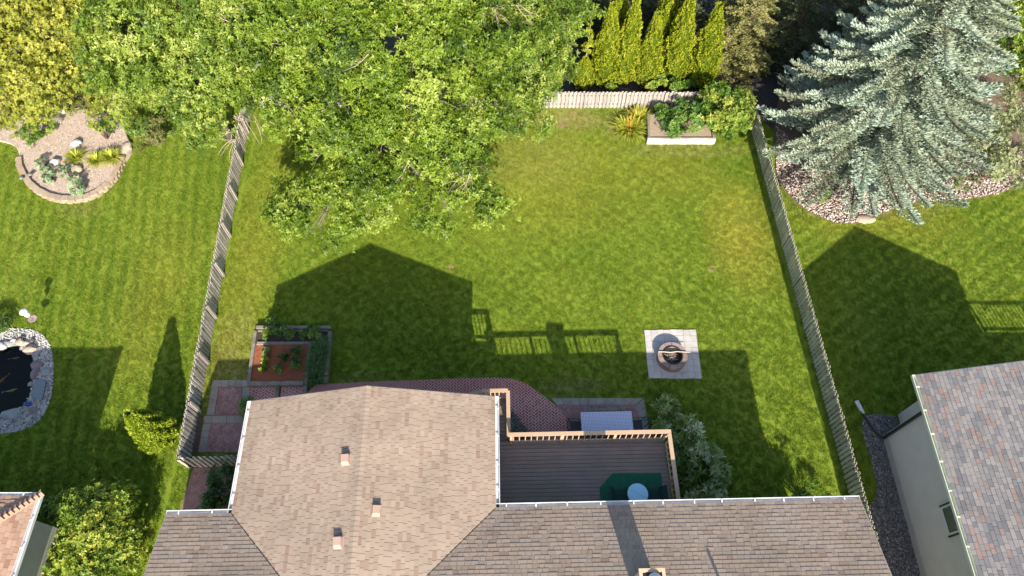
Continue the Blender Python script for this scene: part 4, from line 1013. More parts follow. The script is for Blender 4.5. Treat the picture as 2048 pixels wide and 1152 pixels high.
# slender pole feeder on the lawn by the pond
fx, fy = G(83, 651)
fd = empty('bird_feeder', (fx, fy, 0), 'slender pole bird feeder with white globe and mauve dish on the lawn by the pond', 'bird feeder')
MB().tube([(fx, fy, 0), (fx, fy, 1.42)], .012, 8).build('pole', m_black, fd)
MB().lathe([(0, .58), (.10, .6), (.19, .68), (.2, .70), (.17, .69), (0, .66)], 20, (fx, fy, 0)).build('dish', surf('mauve_dish', [(.30, .20, .20), (.38, .27, .26)], 3, .6, .1), fd, True)
MB().lathe([(0, .96), (.10, .99), (.135, 1.08), (.10, 1.17), (0, 1.2)], 18, (fx, fy, 0)).build('globe', m_white, fd, True)
MB().lathe([(0, 1.26), (.15, 1.28), (.19, 1.36), (.12, 1.43), (0, 1.45)], 18, (fx, fy, 0)).build('cap', m_white, fd, True)

# ------------------------------------------------------------------ island bed with block edging
ISL = smooth_poly(GP([(-120, 235), (0, 258), (60, 240), (150, 215), (240, 235), (262, 290), (268, 305), (248, 330), (238, 355), (212, 385), (175, 404), (130, 405), (85, 390), (60, 365), (47, 340), (42, 315), (38, 298), (15, 285), (-120, 265)]), 2)
EXCL.append(ISL); sheet('island_mulch', ISL, .15, m_mulch, kind='structure', z0=-.02)
chips('mulch_chips', ISL, 14000, .075, .03, m_mulch, .155, 'tan and pinkish wood chips covering the island bed', 'mulch')
EXCL.append(GP([(-200, 100), (260, 100), (262, 240), (-200, 262)]))
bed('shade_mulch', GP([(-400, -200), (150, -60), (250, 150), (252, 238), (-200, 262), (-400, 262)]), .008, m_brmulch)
rim = empty('stone_edging', (*G(140, 400), 0), 'tan retaining wall blocks curving around the island bed', 'edging')
arc = GP([(42, 318), (44, 338), (52, 355), (63, 371), (79, 385), (100, 396), (124, 402), (150, 403), (176, 399), (199, 389), (218, 374), (232, 357), (241, 338), (249, 320)])
acc = []; 
for a, b in zip(arc, arc[1:]): acc.append((Vector((*a, 0)), Vector((*b, 0))))
tot = sum((b-a).length for a, b in acc); nb = 24
def along(s):
    for a, b in acc:
        l = (b-a).length
        if s <= l: return a.lerp(b, s/l), (b-a).normalized()
        s -= l
    return acc[-1][1], (acc[-1][1]-acc[-1][0]).normalized()
for lv in range(2):
    for i in range(nb):
        p, d = along(tot*(i+.5*lv+.25)/nb); hl = tot/nb*.485; n_ = Vector((d.y, -d.x, 0))
        M = Matrix(((d.x, n_.x, 0, p.x), (d.y, n_.y, 0, p.y), (0, 0, 1, 0), (0, 0, 0, 1)))
        q = [(-hl*.94, -.14), (hl*.94, -.14), (hl*1.02, .13), (hl*.5, .165+random.uniform(-.01, .02)), (-hl*.5, .165+random.uniform(-.01, .02)), (-hl*1.02, .13)]
        if lv: q = [(x, y-.02) for x, y in q]
        mbb = MB(); mbb.prism([(M @ Vector((x, y, 0))).to_2d()[:] for x, y in q], .142*lv, .138+.142*lv+random.uniform(-.003, .003)); mbb.build('edging_block', m_lime, rim)
IG = 'rocks in the island bed'
rock(117, 330, .3, 'white', 'white rock between the dwarf conifers in the island bed', (1, 1, .7), IG, 31, .15)
rock(158, 293, .3, 'white', 'white rock above the daylilies in the island bed', (1.1, .9, .7), IG, 32, .15)
rock(158, 345, .3, 'tan', 'tan rock beside the rounded dwarf conifer', (1.1, .9, .7), IG, 33, .15)
rock(128, 229, .34, 'white', 'white rock under the yellow green tree beside the dark shrub', (1.2, .8, .7), IG, 34, .15)
rock(52, 236, .3, 'white', 'round pale rock at the left edge of the island bed shrubs', (1, .9, .7), IG, 35, .15)
rock(254, 300, .42, 'tan', 'big tan boulder at the end of the block edging', (.9, 1.2, .5), IG, 36, .03)
def path_light(px, py, label):
    x, y = G(px, py); t = empty('path_light', (x, y, .0), label, 'garden light', 'path lights at the island bed')
    MB().tube([(x, y, 0), (x, y, .36)], .012, 8).build('stake', m_black, t); MB().lathe([(.0, .36), (.13, .34), (.14, .36), (.03, .42), (0, .425)], 18, (x, y, 0)).build('lamp_shade', surf('grey_lamp_metal', [(.12, .12, .12), (.18, .18, .18)], 4, .4, 0), t, True)
path_light(68, 357, 'grey path light on the mulch inside the island edging'); path_light(51, 364, 'path light on the lawn just outside the island edging')

# ------------------------------------------------------------------ back planter box
m_whitewood = surf('whitewashed_timber', [(.42, .38, .335), (.56, .52, .465)], 3, .8, .3, 20, fine=.15)
pl = empty('planter_box', (9.1, 26.2, 0), 'whitewashed timber planter box by the back fence', 'planter')
timber(pl, (7.28, 25.46), (10.95, 25.46), .14, z1=.40, mat=m_whitewood, name='front_board'); timber(pl, (7.38, 25.54), (7.50, 27.2), .13, z1=.38, mat=m_timber, name='side_board'); timber(pl, (10.86, 25.54), (10.96, 27.2), .13, z1=.38, mat=m_timber, name='side_board'); timber(pl, (7.44, 27.25), (11.0, 27.25), .13, z1=.38, mat=m_timber, name='back_board')
sheet('soil', [(7.4, 25.5), (10.9, 25.5), (10.95, 27.25), (7.45, 27.25)], .3, surf('pale_soil', [(.25, .19, .14), (.38, .30, .23)], 9, .95, .5, 40), pl)
EXCL.append([(7.3, 25.45), (11, 25.45), (11, 27.3), (7.3, 27.3)])
# ground behind the back fence and pink stone bed under the spruce
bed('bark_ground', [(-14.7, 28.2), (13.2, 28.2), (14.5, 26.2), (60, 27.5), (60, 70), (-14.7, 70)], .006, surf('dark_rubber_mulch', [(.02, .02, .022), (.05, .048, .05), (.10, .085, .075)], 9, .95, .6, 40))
PINK = smooth_poly(GP([(1550, 360), (1580, 395), (1615, 425), (1670, 447), (1725, 447), (1770, 425), (1830, 405), (1920, 402), (2000, 390), (2080, 350), (2150, 250), (2100, 100), (1900, 60), (1600, 120), (1548, 200)]), 2)
bed('stone_bed', PINK, .01, m_brmulch)
stones('pink_stones', GP([(1552, 350), (1580, 392), (1615, 422), (1670, 446), (1725, 446), (1770, 424), (1830, 404), (1920, 400), (2000, 388), (2070, 345), (2060, 300), (1850, 330), (1700, 360), (1600, 300), (1552, 250)]), 8500, .034, .066, m_pebp, .02, .03, 'pink and white stones under the blue spruce', 'gravel')
for (px, py, r, lab) in ((1730, 440, .4, 'tan flat rock at the lawn edge below the spruce'), (1800, 408, .35, 'reddish flat rock among pink stones under the spruce'), (1640, 388, .45, 'upright brown rock against the spruce branches')):
    rock(px, py, r, 'tan', lab, (1.3, .7, .4), 'rocks under the spruce', int(px))

# ------------------------------------------------------------------ vegetation
ZUP = np.array([0., 0, 1])
def lobes_world(lobes): return [(np.array([*G(px, py, h), h]), r) for px, py, h, r in lobes]
def crown_mesh(name, L, mat, parent, dens=480, leaf=.16, wid=.066, tuft=6, sub=6.5, up=.55, tint=(.08, .92), spread=.28, zmin=.15, shell=(.55, 1.0)):
    """foliage: each lobe is a shell of sub-clumps, each sub-clump a cloud of leaf tufts"""
    Bs, Ds, Ns, Ts = [], [], [], []
    for c, r in L:
        ns = max(4, int(sub*r*r)); d = rdir(ns); d[:, 2] = np.where(d[:, 2] < -.35, -d[:, 2], d[:, 2])
        sc = c+d*r*RNG.uniform(shell[0], shell[1], (ns, 1))*np.array([1, 1, .85])
        st = RNG.uniform(*tint, ns)
        nt_ = max(3, int(dens*4*r*r/ns/tuft))
        off = RNG.normal(size=(ns, nt_, 3))*np.array([1, 1, .6])*spread*min(1, r)*RNG.uniform(.7, 1.3, (ns, 1, 1))
        P = (sc[:, None]+off).reshape(-1, 3)
        ax = nrm((P-c)/r*.7+ZUP*up+RNG.normal(size=P.shape)*.45)
        T = np.repeat(st, nt_)+RNG.normal(size=len(P))*.10
        k = tuft
        ref = nrm(np.cross(ax, rdir(len(P)))); ref2 = np.cross(ax, ref)
        a = RNG.uniform(0, 6.28, (len(P), 1))+np.arange(k)[None]*6.283/k+RNG.normal(size=(len(P), k))*.3
        rad = ref[:, None]*np.cos(a)[..., None]+ref2[:, None]*np.sin(a)[..., None]
        D = nrm(ax[:, None]*RNG.uniform(.05, .7, (len(P), k, 1))+rad)
        Bs.append((P[:, None]+rad*leaf*.08).repeat(1, 1).reshape(-1, 3)); Ds.append(D.reshape(-1, 3))
        Ns.append((ax[:, None]+0*rad+RNG.normal(size=rad.shape)*.25).reshape(-1, 3)); Ts.append(np.repeat(T, k)+RNG.normal(size=len(P)*k)*.06)
    B, D, NN, T = np.concatenate(Bs), np.concatenate(Ds), nrm(np.concatenate(Ns)), np.concatenate(Ts)
    keep = B[:, 2] > zmin; B, D, NN, T = B[keep], D[keep], NN[keep], T[keep]
    n = len(B); V, F = leaf_quads(B, D, NN, leaf*RNG.uniform(.65, 1.3, n), wid*RNG.uniform(.7, 1.3, n))
    return quadmesh(name, V, F, T, mat, parent)
def trunk_mesh(parent, base, L, r0, mat, fork=.35, twigs=0, nlimb=None):
    base = Vector((*base, 0)); top = Vector(sum(c for c, r in L)/len(L)); hgt = top.z
    mb = MB(); fk = base.lerp(Vector((top.x, top.y, 0)), .15); fk.z = hgt*fork
    mid = base.lerp(fk, .5)+Vector((random.uniform(-.1, .1), random.uniform(-.1, .1), 0))
    mb.tube([base, mid, fk, fk.lerp(top, .5), top], [r0*1.25, r0, r0*.85, r0*.5, r0*.15], 10)
    for c, r in L:
        c = Vector(c); s = fk.lerp(top, random.uniform(0, .5))
        m = s.lerp(c, .5)+Vector((random.uniform(-.3, .3), random.uniform(-.3, .3), random.uniform(-.1, .5)))
        mb.tube([s, m, c, c+(c-m).normalized()*r*.6], [r0*.42, r0*.3, r0*.16, r0*.04], 6)
        for _ in range(6):
            q = c+Vector(rdir(1)[0])*r*.85; mb.tube([c.lerp(m, random.uniform(0, .5)), c.lerp(q, .5)+Vector((0, 0, .12)), q], [r0*.13, r0*.09, r0*.03], 5)
    return mb.build('trunk', mat, parent, True)
def dead_twigs(parent, spots, mat):
    mb = MB()
    for px, py, h, n, l in spots:
        c = Vector((*G(px, py, h), h)); mean = Vector((random.uniform(-1, 1), random.uniform(-1, .3), -.35)).normalized()
        for _ in range(n):
            d = (mean+Vector(rdir(1)[0])*.55).normalized(); p = c+Vector(rdir(1)[0])*.3; pts = [p]
            for s in range(4):
                d = (d+Vector(rdir(1)[0])*.35).normalized(); p = p+d*l/4; pts.append(p)
            mb.tube(pts, [.018, .014, .011, .008, .004], 4)
    o = mb.build('dead_twigs', mat, parent); o["kind"] = 'stuff'
def tree(name, label, base_px, lobes, lm, r0=.22, cat='tree', group=None, bark=None, dead=(), **kw):
    L = lobes_world(lobes); b = G(*base_px) if base_px else (L[0][0][0], L[0][0][1])
    t = empty(name, (b[0], b[1], 0), label, cat, group)
    trunk_mesh(t, b, L, r0, bark or m_bark); crown_mesh('crown', L, lm, t, **kw)
    if dead: dead_twigs(t, dead, m_twig)
    return t
l_ash = leafm('ash_leaf', [(.026, .055, .006), (.075, .13, .010), (.14, .20, .020), (.21, .26, .05)], .36, .45, .45, .5)
l_ash2 = leafm('ash_leaf_cool', [(.028, .058, .008), (.08, .135, .015), (.145, .20, .026), (.25, .29, .07)], .36, .45, .45, .5)
l_yel = leafm('yellow_green_leaf', [(.055, .068, .008), (.13, .15, .014), (.20, .215, .026), (.27, .27, .055)], .3, .6)
l_arb = leafm('arborvitae_spray', [(.035, .06, .003), (.11, .15, .006), (.195, .23, .010), (.27, .27, .03)], .2, .6)
l_conelt = leafm('young_arborvitae_spray', [(.06, .10, .006), (.14, .20, .012), (.23, .29, .025), (.32, .36, .05)], .25, .6)
l_blue = leafm('blue_spruce_needle', [(.10, .12, .08), (.185, .215, .15), (.25, .305, .235), (.31, .39, .33)], .12, .6, namp=.3)
l_olive = leafm('olive_conifer_needle', [(.03, .04, .014), (.075, .085, .026), (.14, .145, .045), (.215, .205, .08)], .12, .6, namp=.5)
l_dark = leafm('dark_conifer_needle', [(.018, .028, .014), (.04, .055, .025), (.07, .085, .04), (.11, .12, .06)], .12, .6)
l_jun = leafm('juniper_leaf', [(.05, .07, .03), (.11, .14, .06), (.19, .22, .10), (.27, .29, .15)], .2, .6)
l_shrub = leafm('shrub_leaf', [(.03, .07, .008), (.07, .135, .015), (.14, .20, .025), (.26, .28, .05)], .3, .45)
l_gold = leafm('gold_shrub_leaf', [(.04, .085, .010), (.09, .155, .016), (.165, .225, .03), (.33, .32, .045)], .3, .45)
l_deep = leafm('deep_green_leaf', [(.012, .035, .008), (.028, .065, .012), (.05, .10, .02), (.09, .15, .03)], .25, .4)
l_veg = leafm('vegetable_leaf', [(.03, .075, .015), (.06, .13, .025), (.11, .19, .035), (.20, .27, .06)], .3, .45)
l_hosta = leafm('variegated_hosta_leaf', [(.065, .115, .02), (.135, .195, .04), (.29, .34, .14), (.62, .64, .46)], .2, .35, namp=.1)
l_lily = leafm('daylily_leaf', [(.09, .13, .012), (.18, .22, .02), (.30, .31, .04), (.40, .37, .08)], .3, .5)
l_iris = leafm('iris_leaf', [(.025, .06, .015), (.05, .10, .025), (.08, .14, .04), (.14, .20, .07)], .25, .45)
l_mugo = leafm('dwarf_conifer_needle', [(.06, .10, .05), (.12, .18, .09), (.20, .28, .15), (.30, .38, .24)], .15, .6)
l_flower = leafm('orange_petal', [(.30, .10, .015), (.40, .17, .03), (.45, .24, .06)], .3, .5)

tree('ash_tree', 'big spreading ash tree with bare dead twigs shading the lawn inside the fences', (715, 372), [(650, 425, 3.4, 1.9), (760, 395, 3.8, 1.8), (885, 400, 3.4, 1.7), (970, 405, 3.0, 1.1), (835, 300, 5.2, 2.1), (925, 335, 4.4, 1.4), (590, 405, 3.2, 1.3), (720, 440, 2.8, 1.0),
     (700, 235, 7.0, 2.2), (600, 175, 7, 2.3), (840, 185, 7.5, 2.5), (950, 235, 6, 1.9), (700, 90, 9.3, 2.7), (830, 80, 9.3, 2.5), (570, 60, 9, 2.4), (950, 110, 8, 2.4), (760, -40, 10.3, 2.8), (640, -30, 10.3, 2.6), (880, -20, 10, 2.4), (640, 300, 5.0, 1.3), (740, 345, 4.6, 1.3), (690, 165, 8, 2.0), (775, 250, 6.6, 1.8), (600, 245, 6.2, 1.5), (545, 190, 6.4, 1.6), (880, 270, 6.0, 1.5)], l_ash, .26,
     dead=[(520, 240, 4.5, 7, 1.3), (890, 320, 5.6, 8, 1.2), (930, 345, 5, 8, 1.1), (730, 110, 10, 6, 1.5), (600, 200, 7.8, 3, 1.0), (810, 330, 5.2, 8, 1.0), (660, 225, 8, 4, 1.0)])
tree('ash_tree', 'ash tree standing over the grey fence, its crown overhanging the island bed lawn', (462, 275), [(300, 180, 6, 2.1), (255, 130, 7, 1.9), (400, 160, 7, 2.3), (470, 195, 6, 1.9), (378, 225, 4.8, 1.2), (400, 250, 4.2, 1.0), (300, 60, 8, 2.4), (420, 60, 8.5, 2.6), (500, 110, 8, 2.1), (350, -30, 9, 2.4), (480, -20, 9.5, 2.5), (262, 195, 5.2, 1.1), (240, 70, 7.5, 1.7)], l_ash2, .22,
     dead=[(478, 240, 5.0, 9, 1.3), (465, 268, 4.0, 8, 1.1), (440, 25, 10, 12, 1.5), (350, 110, 8.5, 5, 1.0)])
tree('ash_tree', 'ash tree growing behind the bleached back fence beside the arborvitae', (930, 195), [(1040, 205, 4.3, 2.0), (1060, 120, 5.5, 2.1), (1020, 60, 7, 2.3), (1090, 30, 6.5, 2.1), (960, 20, 8, 2.3), (1120, 105, 4.6, 1.2), (1000, -40, 8.5, 2.5), (1065, 235, 3.2, 1.0), (1110, -30, 7, 2.1), (1165, 25, 5.0, 1.2), (1000, 190, 5, 1.8), (1085, 185, 3.6, .9)], l_ash2, .2,
     dead=[(970, 12, 9.5, 14, 1.2), (1000, 205, 6, 9, 1.0), (1020, 10, 8.8, 10, 1.2)])
tree('locust_tree', 'fine leaved yellow green tree filling the corner beyond the island bed', (90, 215), [(100, 60, 6, 2.4), (30, 120, 5, 2.2), (170, 120, 5.2, 1.9), (90, 165, 4.2, 2.0), (180, 40, 6.5, 2.1), (20, 20, 6.5, 2.4), (155, 200, 2.8, 1.3), (70, 205, 2.6, 1.2), (110, -30, 7.5, 2.6), (212, 215, 2.4, .8), (0, 190, 3, 1.4), (25, 222, 2, .9), (-50, 80, 5, 2.6), (205, -20, 7.5, 2.2), (-60, 0, 6, 2.6), (215, 150, 4.5, 1.1), (215, 85, 5.6, 1.5)], l_yel, .2,
     leaf=.13, wid=.066, dens=560, tuft=7, sub=10, spread=.30)

def conifer(name, label, base, ht, rad, lm, mat=None, whorl=.42, nb=8, needle=.10, tw=.16, droop=.28, tint=(.2, .8), z0=.5, group=None, maxz=None, blades=4, pw=.85, tww=.26):
    t = empty(name, (base[0], base[1], 0), label, 'tree', group); b = Vector((base[0], base[1], 0))
    MB().tube([b, b+Vector((0, 0, ht*.5)), b+Vector((0, 0, ht*.97))], [rad*.05+.08, rad*.03+.05, .02], 10).build('trunk', m_rbark, t, True)
    SP, SD, SL, ST = [], [], [], []   # twig segments
    mb = MB(); z = z0
    while z < ht*.98:
        R_ = rad*max(.04, (1-z/ht))**pw
        n = max(4, int(nb*(.55+.45*R_/rad))); a0 = random.uniform(0, 6.28)
        for k in range(n):
            a = a0+6.283*k/n+random.gauss(0, .12); Lb = R_*random.uniform(.8, 1.06); zz = z+random.uniform(-.18, .18)
            d = np.array([math.cos(a), math.sin(a), 0]); side = np.array([-math.sin(a), math.cos(a), 0])
            bt = random.uniform(*tint); m = max(4, int(Lb/tw))
            pts = []
            for i in range(m+1):
                f = i/m; q_ = np.array([base[0], base[1], zz])+d*Lb*f+np.array([0, 0, Lb*(.10*f-droop*f*f+.18*f**4)]); q_[2] = max(q_[2], .15+.1*f); pts.append(q_)
            mb.tube([Vector(p) for p in pts[::max(1, m//4)]], [.03*max(.3, Lb/3)*(1-.8*i/len(pts[::max(1, m//4)])) for i in range(len(pts[::max(1, m//4)]))], 4, caps=False)
            for i in range(1, m+1):
                f = i/m; p = pts[i]
                if f < .18: continue
                w = Lb*tww*(1-f)**.6+.10
                fw = nrm(pts[i]-pts[i-1])
                for s in (-1, 1):
                    dd = nrm(side*s*random.uniform(.75, 1.0)+fw*random.uniform(.6, .95)+ZUP*random.uniform(-.32, .02))
                    SP.append(p); SD.append(dd); SL.append(w*random.uniform(.7, 1.15)); ST.append(bt)
                SP.append(pts[i-1]); SD.append(fw); SL.append(Lb/m*1.1); ST.append(bt+.08)
        z += whorl*random.uniform(.85, 1.15)*(1 if z < ht*.8 else .6)
    tag(mb.build('branch_framework', m_rbark, t), kind='stuff')
    SP, SD, SL, ST = np.array(SP), np.array(SD), np.array(SL), np.array(ST)
    cnt = np.maximum(2, (SL/(needle*.55)).astype(int)); idx = np.repeat(np.arange(len(SP)), cnt)
    f = RNG.uniform(0, 1, len(idx)); P = SP[idx]+SD[idx]*(SL[idx]*f)[:, None]; P[:, 2] -= .08*SL[idx]*f*f
    P = np.repeat(P, blades, 0); ax = np.repeat(SD[idx], blades, 0); T = np.repeat(ST[idx]+.28*(f-.4), blades)+RNG.normal(size=len(P))*.07  # needle colour lightens towards each twig tip, painting the tips as lit
    rd_ = rdir(len(P)); rd_ = nrm(rd_-ax*np.sum(rd_*ax, 1, keepdims=True)); rd_[:, 2] = np.abs(rd_[:, 2])*.9
    D = nrm(ax*.75+rd_*.7); n = len(P)
    V, F = needle_tris(P, D, nrm(rdir(n)*.8+ZUP*.7+np.array([0, -.35, 0])), needle*RNG.uniform(.8, 1.4, n), needle*.48*RNG.uniform(.8, 1.3, n))
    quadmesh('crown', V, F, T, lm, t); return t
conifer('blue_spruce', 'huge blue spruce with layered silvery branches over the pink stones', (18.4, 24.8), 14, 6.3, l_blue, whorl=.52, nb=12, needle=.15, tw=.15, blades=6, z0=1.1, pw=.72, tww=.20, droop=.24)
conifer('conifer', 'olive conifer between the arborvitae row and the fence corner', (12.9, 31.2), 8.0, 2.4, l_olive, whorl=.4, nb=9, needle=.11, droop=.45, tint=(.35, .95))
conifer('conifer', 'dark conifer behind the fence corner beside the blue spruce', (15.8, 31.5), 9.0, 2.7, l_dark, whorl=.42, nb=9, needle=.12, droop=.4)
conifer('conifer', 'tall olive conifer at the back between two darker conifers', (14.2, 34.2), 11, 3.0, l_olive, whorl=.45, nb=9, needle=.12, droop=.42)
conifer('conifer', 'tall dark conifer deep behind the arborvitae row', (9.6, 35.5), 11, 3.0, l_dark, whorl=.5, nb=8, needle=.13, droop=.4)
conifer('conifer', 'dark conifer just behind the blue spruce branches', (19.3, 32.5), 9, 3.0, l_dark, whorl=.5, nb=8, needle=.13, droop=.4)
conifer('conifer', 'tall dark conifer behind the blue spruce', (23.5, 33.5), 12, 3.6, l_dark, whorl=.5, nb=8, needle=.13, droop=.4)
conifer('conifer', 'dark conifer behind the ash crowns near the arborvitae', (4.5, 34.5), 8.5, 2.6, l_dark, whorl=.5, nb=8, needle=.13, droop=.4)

def arborvitae(name, label, base, ht, rad, lm, n=9000, lump=.16, leaf=.10, wid=.055, group=None, lean=(0, 0), tip=.06, bulge=.16, cat='tree', seed=0):
    t = empty(name, (base[0], base[1], 0), label, cat, group)
    MB().tube([(base[0], base[1], 0), (base[0]+lean[0]*.5, base[1]+lean[1]*.5, ht*.5)], [.07, .05], 8).build('trunk', m_rbark, t)
    f = RNG.uniform(0, 1, n)**1.25; a = RNG.uniform(0, 6.283, n)
    def prof(f): return rad*np.minimum(1, ((f+.04)/bulge)**.5)*np.maximum(tip, (1-f))**.62
    ph = RNG.uniform(0, 6.28, 6)
    lob = 1+lump*(np.sin(a*5+ph[0]+f*5)*np.sin(f*ht*4.2+ph[1]+a*2)+.8*np.sin(a*9+ph[2]-f*9)*np.sin(f*ht*8+ph[3]))
    r = prof(f)*lob*(1-.10*np.abs(RNG.normal(size=n)))
    z = f*ht*.985+.08
    P = np.column_stack([base[0]+lean[0]*f+r*np.cos(a), base[1]+lean[1]*f+r*np.sin(a), z])
    out = np.column_stack([np.cos(a), np.sin(a), np.zeros(n)])
    D = nrm(ZUP*RNG.uniform(.5, 1.3, (n, 1))+out*RNG.uniform(.1, .9, (n, 1))+RNG.normal(size=(n, 3))*.3)
    NN = nrm(out*.8+ZUP*.3+RNG.normal(size=(n, 3))*.5)
    V, F = leaf_quads(P-D*leaf*.4, D, NN, leaf*RNG.uniform(.7, 1.4, n), wid*RNG.uniform(.7, 1.4, n))
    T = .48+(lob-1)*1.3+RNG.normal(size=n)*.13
    cr = quadmesh('crown', V, F, T, lm, t)
    mb = MB(); fs = np.linspace(0, 1, 12)
    mb.lathe([(float(prof(np.array(q)))*.80, float(q*ht*.95+.05)) for q in fs], 14, (base[0], base[1], 0), .05)
    mb.v = [(x+lean[0]*(zz/ht), y+lean[1]*(zz/ht), zz) for x, y, zz in mb.v]
    mb.build('inner_foliage', lm, t, True); return t
AG = 'arborvitae in a row behind the back fence'
for i, (bx, by, h, r, lab) in enumerate([(5.20, 30.0, 5.2, .80, 'bright arborvitae, second upright one from the broken topped one'), (6.25, 30.1, 5.6, .78, 'tall bright arborvitae in the middle of the row behind the back fence'), (7.55, 29.9, 4.9, .72, 'slender arborvitae with a sharp tip behind the daylily clump'),
                                    (9.15, 30.1, 5.9, .85, 'broad arborvitae behind the planter box vines'), (10.75, 29.9, 5.3, .85, 'arborvitae at the end of the row beside the olive conifer'), (5.9, 31.4, 5.8, .7, 'arborvitae standing in the second line behind the row'), (8.3, 31.5, 6.2, .75, 'tallest arborvitae peeping out behind the row')]):
    arborvitae('arborvitae', lab, (bx, by), h, r*1.18, l_arb, 16000, group=AG, lump=.2, bulge=.26, leaf=.095, wid=.056, lean=(random.uniform(-.25, .25), random.uniform(-.15, .15)))
arborvitae('arborvitae', 'arborvitae with browned broken middle and thin top behind the back fence', (4.05, 29.9), 1.9, .72, l_arb, 7000, group=AG)
tb_ = [o for o in bpy.data.objects if o.name.startswith('arborvitae')][-1]
bt = empty('arborvitae', (4.10, 30.1, 0), 'thin arborvitae spire rising from the browned broken one', 'tree', AG)
MB().tube([(4.10, 30.1, 0), (4.14, 30.15, 4.3)], [.05, .012], 8).build('trunk', m_twig, bt)
crown_mesh('crown', [(np.array([4.12, 30.12, 2.2+.35*i]), .34-.03*i) for i in range(7)], l_arb, bt, dens=900, leaf=.09, wid=.05, spread=.12, sub=60)
arborvitae('arborvitae', 'low arborvitae at the row start half under the ash foliage', (2.2, 29.9), 2.6, .75, l_arb, 7000, group=AG)
arborvitae('conical_shrub', 'single bright conical arborvitae against the outer side of the grey fence', (-14.72, 9.05), 3.15, .92, l_conelt, 16000, leaf=.095, wid=.056, bulge=.25, lump=.14, cat='shrub')

def shrub(name, label, lobes, lm, base=None, group=None, cat='shrub', stem=.03, **kw):
    L = lobes_world(lobes); bx, by = base or (L[0][0][0], L[0][0][1])
    t = empty(name, (bx, by, 0), label, cat, group); mb = MB()
    for c, r in L:
        for _ in range(3): q = Vector(c)+Vector(rdir(1)[0])*r*.5; mb.tube([(bx+random.uniform(-.1, .1), by+random.uniform(-.1, .1), 0), Vector((bx, by, 0)).lerp(q, .5)+Vector((0, 0, .05)), q], [stem, stem*.7, stem*.3], 5)
    mb.build('stem', m_rbark, t); a = dict(leaf=.11, wid=.055, dens=620, tuft=6, sub=14, spread=.2, zmin=.03); a.update(kw)
    crown_mesh('crown', L, lm, t, **a); return t
shrub('rounded_shrub', 'large rounded golden green shrub between the two houses', [(190, 1065, 1.6, 1.05), (150, 1015, 1.4, .75), (230, 1020, 1.4, .75), (125, 1095, 1.2, .8), (245, 1085, 1.3, .75), (185, 1135, 1.4, 1.0), (255, 1045, 1.2, .55), (195, 1000, 1.4, .7), (120, 1140, 1.2, .8), (230, 1150, 1.2, .8)], l_gold, base=(-15.8, 5.0), leaf=.105, wid=.055, dens=1500, sub=26, spread=.26, tint=(.25, .85))
shrub('low_shrub', 'small deep green shrub against the grey green neighbouring wall', [(92, 1030, .8, .5), (110, 1015, .7, .4)], l_deep)
shrub('dark_shrub', 'dark shaded shrub beside the brick walk along the house wall', [(445, 990, 1.0, .7), (418, 1008, .8, .5), (465, 955, 1.3, .55), (455, 1020, 1.0, .6), (432, 965, .9, .45), (400, 1020, .6, .35)], l_deep, leaf=.13, wid=.06)
shrub('small_shrub', 'small sunlit shrub between the wing gutter and the greenish fence', [(1625, 992, .9, .55), (1602, 1003, .7, .4), (1650, 1003, .7, .4), (1590, 1035, 1.5, .75), (1640, 1040, 1.3, .6)], l_shrub, leaf=.10)
shrub('corner_shrub', 'tall green shrub in the fence corner by the planter box', [(1462, 225, 1.5, .95), (1440, 195, 1.9, .8), (1480, 245, 1.0, .75), (1430, 240, 1.2, .7), (1485, 205, 1.7, .7), (1455, 262, .7, .6), (1415, 200, 1.6, .5)], l_shrub, leaf=.115, wid=.06, dens=1400, sub=20)
shrub('leafy_perennial', 'bushy green perennial spilling over the planter box', [(1350, 248, .85, .6), (1388, 243, 1.0, .7), (1330, 236, .8, .45), (1400, 222, 1.1, .65), (1365, 222, 1.0, .6), (1408, 255, .7, .5), (1362, 266, .6, .4), (1325, 220, .8, .35)], l_veg, leaf=.13, wid=.055, dens=1500, sub=22)
shrub('vine_clump', 'broad leaved vine climbing behind the back fence below the arborvitae', [(1320, 170, .9, .55), (1355, 172, 1.0, .5), (1300, 175, .8, .4), (1380, 170, .9, .45), (1225, 175, .7, .3)], l_shrub, leaf=.14, wid=.09, dens=700)
shrub('juniper', 'brownish green juniper under the ash branches beside the island boulder', [(300, 262, 1.0, .75), (275, 270, .8, .6), (325, 275, .8, .6), (290, 290, .5, .5), (265, 250, .8, .5), (315, 245, 1.0, .6)], leafm('brown_juniper', [(.04, .05, .015), (.085, .095, .025), (.14, .14, .04), (.2, .18, .06)], .2, .6), leaf=.09, wid=.04, dens=800)
shrub('green_shrub', 'dark green low shrub in the island bed beside the white rock', [(60, 266, .6, .6), (82, 258, .6, .55), (103, 252, .6, .5), (45, 270, .5, .4), (70, 272, .5, .45)], l_shrub, leaf=.10)
shrub('green_shrub', 'rounded green shrub at the back of the island bed below the yellow tree', [(205, 266, .6, .58), (198, 254, .7, .5), (215, 256, .6, .4)], l_shrub, leaf=.10)
shrub('spreading_juniper', 'pale green spreading juniper at the end of the pink stones', [(1985, 330, 1.0, 1.0), (2030, 280, 1.5, 1.3), (2040, 205, 2, 1.5), (1930, 362, .5, .6), (2040, 355, .7, .8), (1960, 290, 1.3, .9), (2070, 320, 1.0, 1.0), (1990, 250, 1.8, 1.0)], l_jun, leaf=.10, wid=.04, dens=800)
shrub('weed_clump', 'small bright green plant under the spruce on the pink stones', [(1655, 390, .35, .3), (1640, 398, .3, .2)], l_shrub)
